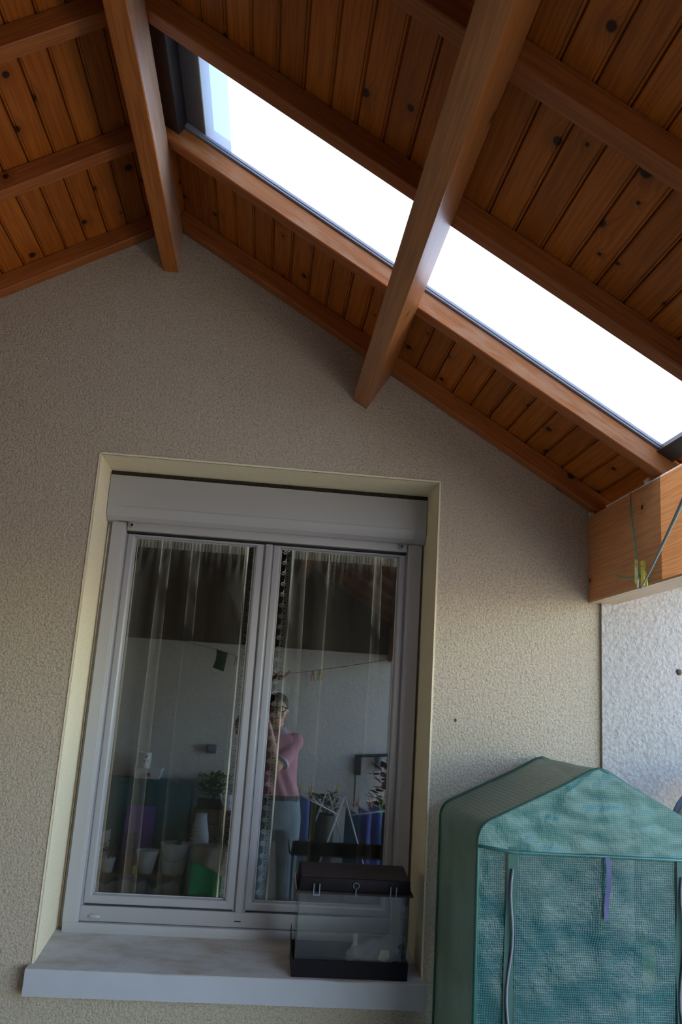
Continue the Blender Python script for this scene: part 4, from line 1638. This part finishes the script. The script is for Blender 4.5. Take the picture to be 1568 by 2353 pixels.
bmesh.ops.solidify(bm, geom=list(bm.faces), thickness=0.003)
tag(obj('green_sack', bm, M['green_sheet'], smooth='all'), 'bright green plastic sack standing before the canvas bag', 'sack')
# bundles of clear plastic sheeting in front of the bench
bm = NB()
grid(bm, lambda u, v: (-0.62 + 0.74 * u, -3.56 + 0.03 * noise.noise(Vector((u * 8, v * 5, 2))) + 0.03 * sin(u * 40 + 4 * v), FLOOR + 0.01 + (0.27 + 0.06 * noise.noise(Vector((u * 6, 3, 1)))) * v), 60, 14)
tag(obj('plastic_sheeting', bm, M['clear_bag'], smooth='all'), 'crinkled clear plastic sheeting bunched along the low bench', 'sheeting')

# tool hanger at the right of the far wall
hg = thing('hose_hanger', 'dark wall bracket with arm, box and hanging grey pot on far wall', 'bracket', (1.52, FAR, 0.33))
bm = NB()
box(bm, 1.495, 1.548, FAR, FAR + 0.05, 0.247, 0.400)
bev(bm, 0.004, 1)
obj('bracket_box', bm, M['dark_planter'], hg, smooth=30)
bm = NB()
tube(bm, [(1.49, FAR + 0.04, 0.405), (1.56, FAR + 0.05, 0.412), (1.70, FAR + 0.05, 0.424), (1.85, FAR + 0.04, 0.436)], 0.013, 10)
obj('arm', bm, M['dark_planter'], hg, smooth='all')
bm = NB()
tube(bm, [(1.503, FAR + 0.03, 0.250), (1.503, FAR + 0.03, -0.02)], 0.006, 8)
obj('pole', bm, M['dark_planter'], hg, smooth='all')
pt = pot('hanging_pot', 'grey-blue pot hanging under the dark arm on the far wall', 1.70, FAR + 0.05, 0.308, 0.030, 0.036, 0.10, M['grey_blue'])
p_ = pot('dark_shrub_pot', 'dark spreading plant in a tall pot behind the drying rack', 1.215, -3.98, FLOOR, 0.09, 0.11, 0.80, M['dark_planter'])
foliage(p_, (0, 0, 0.78), 120, 0.11, 0.18, 0.06, M['leaf_dark'], 61, 0.2)
p_ = pot('spiky_plant_pot', 'tall spiky plant in a grey pot near the right end of the far wall', 1.76, -3.97, FLOOR, 0.09, 0.10, 0.70, M['grey_blue'])
foliage(p_, (0, 0, 0.68), 90, 0.10, 0.55, 0.10, M['leaf_red'], 71, 0.1)

# ------------------------------------------------------------------ the photographer
PY = -3.04
ps = thing('person', 'person in a pink polo and grey-blue jeans photographing, one hand lifting the line', 'person', (0.80, PY, FLOOR))
HC = Vector((0.757, PY + 0.02, 0.775))       # head centre
bm = NB()
# head: cranium, face, jaw
ball(bm, HC + Vector((0, -0.015, 0.028)), (0.074, 0.092, 0.078), u=24, v=16)
ball(bm, HC + Vector((0, 0.022, -0.020)), (0.066, 0.070, 0.088), u=24, v=16)
ball(bm, HC + Vector((0, 0.045, -0.082)), (0.040, 0.040, 0.030), u=16, v=10)
ball(bm, HC + Vector((0, 0.096, -0.026)), (0.013, 0.018, 0.022), u=10, v=8)        # nose
ball(bm, HC + Vector((0, 0.088, 0.012)), (0.011, 0.012, 0.030), u=10, v=8)
for s in (-1, 1):
    ball(bm, HC + Vector((s * 0.073, -0.008, -0.010)), (0.010, 0.020, 0.032), rot=(0, 0, s * 0.35), u=10, v=8)   # ears
    ball(bm, HC + Vector((s * 0.030, 0.078, 0.018)), (0.020, 0.010, 0.009), u=10, v=8)    # brow
    ball(bm, HC + Vector((s * 0.036, 0.068, -0.032)), (0.022, 0.018, 0.020), u=10, v=8)   # cheek
ball(bm, HC + Vector((0, 0.085, -0.061)), (0.022, 0.010, 0.007), u=10, v=8)         # lips
limb(bm, [HC + Vector((0, -0.012, -0.06)), Vector((0.755, PY - 0.01, 0.635)), Vector((0.752, PY - 0.02, 0.58))], [0.055, 0.056, 0.065])
# trunk (under the clothes)
torso = [(0.757, 0.60, 0.105, 0.070), (0.752, 0.54, 0.165, 0.090), (0.755, 0.44, 0.160, 0.105), (0.765, 0.32, 0.145, 0.100), (0.785, 0.18, 0.140, 0.095), (0.80, 0.06, 0.150, 0.100), (0.805, -0.04, 0.145, 0.095)]
loft(bm, [[(cx + rx * cos(a), PY + ry * sin(a), z) for a in [2 * pi * i / 24 for i in range(24)]] for cx, z, rx, ry in torso])
LEGS = {1: [(0.895, PY, 0.0), (0.905, PY + 0.02, -0.40), (0.915, PY - 0.03, -0.78)], -1: [(0.715, PY, 0.0), (0.700, PY + 0.02, -0.40), (0.690, PY - 0.03, -0.78)]}
for s, q in LEGS.items():
    limb(bm, q, [0.080, 0.050, 0.036])
    limb(bm, [q[2], (q[2][0] + s * 0.01, PY + 0.10, FLOOR + 0.035)], [0.036, 0.030])
# right arm: elbow tucked in, hand at the camera
RS, RE, RW = Vector((0.905, PY - 0.01, 0.545)), Vector((0.775, PY + 0.16, 0.362)), Vector((0.668, PY + 0.085, 0.735))
limb(bm, [RS, RS.lerp(RE, 0.5), RE], [0.050, 0.047, 0.040])
limb(bm, [RE, RE.lerp(RW, 0.35), RW], [0.040, 0.038, 0.026])
# left arm: out to the side and up, hand raised above the lens, lifting the line
LS, LE, LW = Vector((0.600, PY - 0.01, 0.545)), Vector((0.485, PY + 0.05, 0.650)), Vector((0.682, PY + 0.162, 0.982))
limb(bm, [LS, LS.lerp(LE, 0.5), LE], [0.050, 0.046, 0.040])
limb(bm, [LE, LE.lerp(LW, 0.35), LW], [0.040, 0.037, 0.026])


def hand(bm, wrist, fwd, nrm, curl, thumb_side):
    """Palm and five separate fingers; fwd along the palm, nrm out of the palm's inner side."""
    fwd = fwd.normalized()
    side = fwd.cross(nrm).normalized()
    nrm = side.cross(fwd).normalized()
    pc = wrist + fwd * 0.048
    for k in (-0.5, -0.17, 0.17, 0.5):
        limb(bm, [wrist + side * k * 0.035, wrist + fwd * 0.05 + side * k * 0.062, wrist + fwd * 0.088 + side * k * 0.070], [0.018, 0.0155, 0.0125], 8)
    for k, (off, ln) in enumerate(((-0.5, 0.070), (-0.17, 0.080), (0.17, 0.075), (0.5, 0.060))):
        b0_ = wrist + fwd * 0.090 + side * off * 0.072
        a1 = curl * 0.5
        d1 = fwd * cos(a1) + nrm * sin(a1)
        a2 = curl * 1.3
        d2 = fwd * cos(a2) + nrm * sin(a2)
        a3 = curl * 1.9
        d3 = fwd * cos(a3) + nrm * sin(a3)
        p1 = b0_ + d1 * ln * 0.45
        p2 = p1 + d2 * ln * 0.32
        p3 = p2 + d3 * ln * 0.23
        limb(bm, [b0_, p1, p2, p3], [0.0100, 0.0092, 0.0084, 0.0070], 8)
    tb_ = wrist + fwd * 0.028 + side * thumb_side * 0.024
    t1 = tb_ + (fwd * 0.55 + side * thumb_side * 0.75 + nrm * 0.35).normalized() * 0.040
    t2 = t1 + (fwd * 0.85 + side * thumb_side * 0.30 + nrm * 0.45).normalized() * 0.032
    limb(bm, [tb_, t1, t2], [0.0150, 0.0110, 0.0085], 8)


hand(bm, LW, Vector((1.0, 0.12, 0.25)), Vector((0.05, 0.25, 1.0)), 0.45, 1)
hand(bm, RW, Vector((-0.45, 0.30, 0.75)), Vector((-0.8, 0.2, -0.45)), 0.7, 1)
nb = remesh(bm, 0.0055, 4, 0.5)
obj('body', nb, M['skin'], ps, smooth='all')
# eyes
for s in (-1, 1):
    bm = NB()
    ball(bm, HC + Vector((s * 0.031, 0.074, 0.004)), (0.012, 0.010, 0.008), u=12, v=8)
    ey = obj('eye', bm, M['white_plastic'], ps, smooth='all')
    bm = NB()
    ball(bm, HC + Vector((s * 0.031, 0.0825, 0.004)), (0.005, 0.003, 0.005), u=10, v=8)
    obj('iris', bm, M['hair'], ey, smooth='all')
bm = NB()
ball(bm, HC + Vector((0, 0.091, -0.061)), (0.020, 0.006, 0.005), u=12, v=6)
obj('mouth', bm, plain('lip_red', (0.42, 0.16, 0.14), 0.5), ps, smooth='all')
# hair
bm = NB()
ball(bm, HC + Vector((0, -0.022, 0.034)), (0.081, 0.096, 0.084), u=32, v=20)
bmesh.ops.bisect_plane(bm, geom=list(bm.verts) + list(bm.edges) + list(bm.faces), plane_co=HC + Vector((0, 0.052, 0.045)), plane_no=(0, 0.80, -0.62), clear_outer=True)
for vv in bm.verts:
    vv.co += Vector((noise.noise(vv.co * 60), noise.noise(vv.co * 60 + Vector((3, 3, 3))), noise.noise(vv.co * 60 + Vector((6, 1, 3))))) * 0.004
obj('hair', bm, M['hair'], ps, smooth='all')
# glasses
gg = None
bm = NB()
for s in (-1, 1):
    c_ = HC + Vector((s * 0.033, 0.098, 0.002))
    tube(bm, [c_ + Vector((0.026 * cos(a), 0, 0.019 * sin(a))) for a in [2 * pi * i / 20 for i in range(21)]], 0.0032, 6)
    tube(bm, [c_ + Vector((s * 0.026, 0, 0.008)), HC + Vector((s * 0.078, 0.06, 0.010)), HC + Vector((s * 0.080, -0.01, 0.006))], 0.0030, 6)
tube(bm, [HC + Vector((-0.008, 0.098, 0.006)), HC + Vector((0, 0.101, 0.010)), HC + Vector((0.008, 0.098, 0.006))], 0.003, 6)
obj('glasses_frame', bm, M['rubber'], ps, smooth='all')

# polo shirt
bm = NB()
torso = [(0.757, 0.612, 0.075, 0.072), (0.754, 0.590, 0.135, 0.088), (0.752, 0.555, 0.182, 0.102), (0.752, 0.50, 0.186, 0.118), (0.755, 0.42, 0.180, 0.124), (0.768, 0.32, 0.166, 0.118), (0.788, 0.22, 0.164, 0.112), (0.80, 0.155, 0.170, 0.114)]
loft(bm, [[(cx + rx * cos(a), PY + ry * sin(a), z) for a in [2 * pi * i / 40 for i in range(40)]] for cx, z, rx, ry in torso])
for S_, E_, f in ((RS, RE, 0.78), (LS, LE, 0.72)):
    P1 = S_.lerp(E_, f)
    limb(bm, [S_, S_.lerp(P1, 0.5)], [0.066, 0.064], 16)
    tube(bm, [S_, S_.lerp(P1, 0.5), P1], [0.066, 0.065, 0.066], 16)
nb = remesh(bm, 0.007, 5, 0.5)
for vv in nb.verts:     # folds pulled from the chest down to the waist
    w = max(0, min(1, (0.46 - vv.co.z) / 0.2)) * (1 if abs(vv.co.x - 0.78) < 0.17 else 0)
    dvec = Vector((vv.co.x - 0.78, vv.co.y - PY, 0))
    if dvec.length > 0.01:
        vv.co += dvec.normalized() * 0.006 * w * sin(70 * (vv.co.x + 0.45 * vv.co.z))
shirt = obj('polo_shirt', nb, M['pink'], ps, smooth='all')
for S_, E_, f in ((RS, RE, 0.78), (LS, LE, 0.72)):
    P1 = S_.lerp(E_, f)
    dn = (E_ - S_).normalized()
    bm = NB()
    tube(bm, [P1 - dn * 0.008, P1 + dn * 0.010], [0.0675, 0.0675], 24)
    obj('sleeve_band', bm, M['collar'], shirt, smooth=40)
bm = NB()
rings = []
for tt in range(5):
    v_ = tt / 4
    rings.append([(0.757 + (0.066 + 0.030 * v_) * cos(a), PY + 0.002 + (0.066 + 0.030 * v_) * sin(a), 0.652 - 0.045 * v_ - 0.012 * sin(a)) for a in [radians(105 + 330 * i / 30) for i in range(31)]])
loft(bm, rings, cap=False, closed=False)
bmesh.ops.solidify(bm, geom=list(bm.faces), thickness=0.004)
obj('shirt_collar', bm, M['collar'], shirt, smooth='all')

# trousers, belt, shoes
bm = NB()
pel = [(0.80, 0.150, 0.168, 0.114), (0.803, 0.07, 0.178, 0.122), (0.806, -0.01, 0.184, 0.124), (0.806, -0.07, 0.170, 0.112)]
loft(bm, [[(cx + rx * cos(a), PY + ry * sin(a), z) for a in [2 * pi * i / 40 for i in range(40)]] for cx, z, rx, ry in pel])
for s, q in LEGS.items():
    qq = [Vector(p) for p in q]
    limb(bm, [Vector((0.806 + s * 0.088, PY, -0.03)), qq[0].lerp(qq[1], 0.5), qq[1], qq[1].lerp(qq[2], 0.5), qq[2] + Vector((0, 0, -0.04))], [0.096, 0.082, 0.068, 0.062, 0.056], 18)
nb = remesh(bm, 0.008, 5, 0.5)
for vv in nb.verts:
    vv.co += Vector((0, 1, 0)) * 0.006 * noise.noise(vv.co * 16) * max(0, min(1, (0.1 - vv.co.z) * 4))
tro = obj('trousers', nb, M['denim'], ps, smooth='all')
bm = NB()
for x in (0.70, 0.775, 0.86, 0.945):
    th_ = math.acos(max(-1, min(1, (x - 0.80) / 0.172)))
    box(bm, x - 0.005, x + 0.005, PY + 0.117 * sin(th_) - 0.002, PY + 0.117 * sin(th_) + 0.006, 0.125, 0.168)
obj('belt_loop', bm, M['denim'], tro)
bm = NB()
rings = []
for rx, ry, z in ((0.170, 0.115, 0.132), (0.1735, 0.1185, 0.134), (0.1735, 0.1185, 0.164), (0.170, 0.115, 0.166)):
    rings.append([(0.80 + rx * cos(a), PY + ry * sin(a), z) for a in [2 * pi * i / 48 for i in range(48)]])
loft(bm, rings)
obj('belt', bm, M['leather'], ps, smooth=40)
for s, q in LEGS.items():
    bm = NB()
    x = q[2][0] + s * 0.008
    limb(bm, [(x, PY - 0.06, FLOOR + 0.045), (x, PY + 0.05, FLOOR + 0.045), (x + s * 0.012, PY + 0.15, FLOOR + 0.034)], [0.044, 0.046, 0.034])
    bmesh.ops.bisect_plane(bm, geom=list(bm.verts) + list(bm.edges) + list(bm.faces), plane_co=(0, 0, FLOOR + 0.002), plane_no=(0, 0, 1), clear_inner=True)
    obj('shoe', bm, M['leather'], ps, smooth='all')

# his camera, just behind the viewpoint
cm = thing('slr_camera', 'black reflex camera held up before the face', 'camera', (CAM.x, CAM.y - 0.10, CAM.z))
bm = NB()
box(bm, CAM.x - 0.046, CAM.x + 0.066, CAM.y - 0.135, CAM.y - 0.085, CAM.z - 0.048, CAM.z + 0.040)
bev(bm, 0.008, 2)
obj('camera_body', bm, M['rubber'], cm, smooth=30)
bm = NB()
loft(bm, [[(CAM.x - 0.030, CAM.y - 0.135, CAM.z + 0.04), (CAM.x + 0.030, CAM.y - 0.135, CAM.z + 0.04), (CAM.x + 0.030, CAM.y - 0.08, CAM.z + 0.04), (CAM.x - 0.030, CAM.y - 0.08, CAM.z + 0.04)],
          [(CAM.x - 0.018, CAM.y - 0.13, CAM.z + 0.068), (CAM.x + 0.018, CAM.y - 0.13, CAM.z + 0.068), (CAM.x + 0.018, CAM.y - 0.08, CAM.z + 0.062), (CAM.x - 0.018, CAM.y - 0.08, CAM.z + 0.062)]])
obj('prism_hump', bm, M['rubber'], cm, smooth=30)
bm = NB()
rings = []
for r_, y in ((0.034, CAM.y - 0.086), (0.034, CAM.y - 0.05), (0.031, CAM.y - 0.048), (0.031, CAM.y - 0.02), (0.026, CAM.y - 0.018)):
    rings.append([(CAM.x + r_ * cos(2 * pi * i / 28), y, CAM.z - 0.004 + r_ * sin(2 * pi * i / 28)) for i in range(28)])
loft(bm, rings)
obj('lens', bm, M['rubber'], cm, smooth=35)
bm = NB()
tube(bm, [(CAM.x - 0.062, CAM.y - 0.11, CAM.z + 0.03), (CAM.x - 0.07, CAM.y - 0.14, CAM.z - 0.15), (CAM.x - 0.02, CAM.y - 0.11, CAM.z - 0.33), (CAM.x + 0.04, CAM.y - 0.14, CAM.z - 0.16), (CAM.x + 0.066, CAM.y - 0.115, CAM.z + 0.03)], 0.006, 6)
obj('neck_strap', bm, M['rubber'], cm, smooth='all')
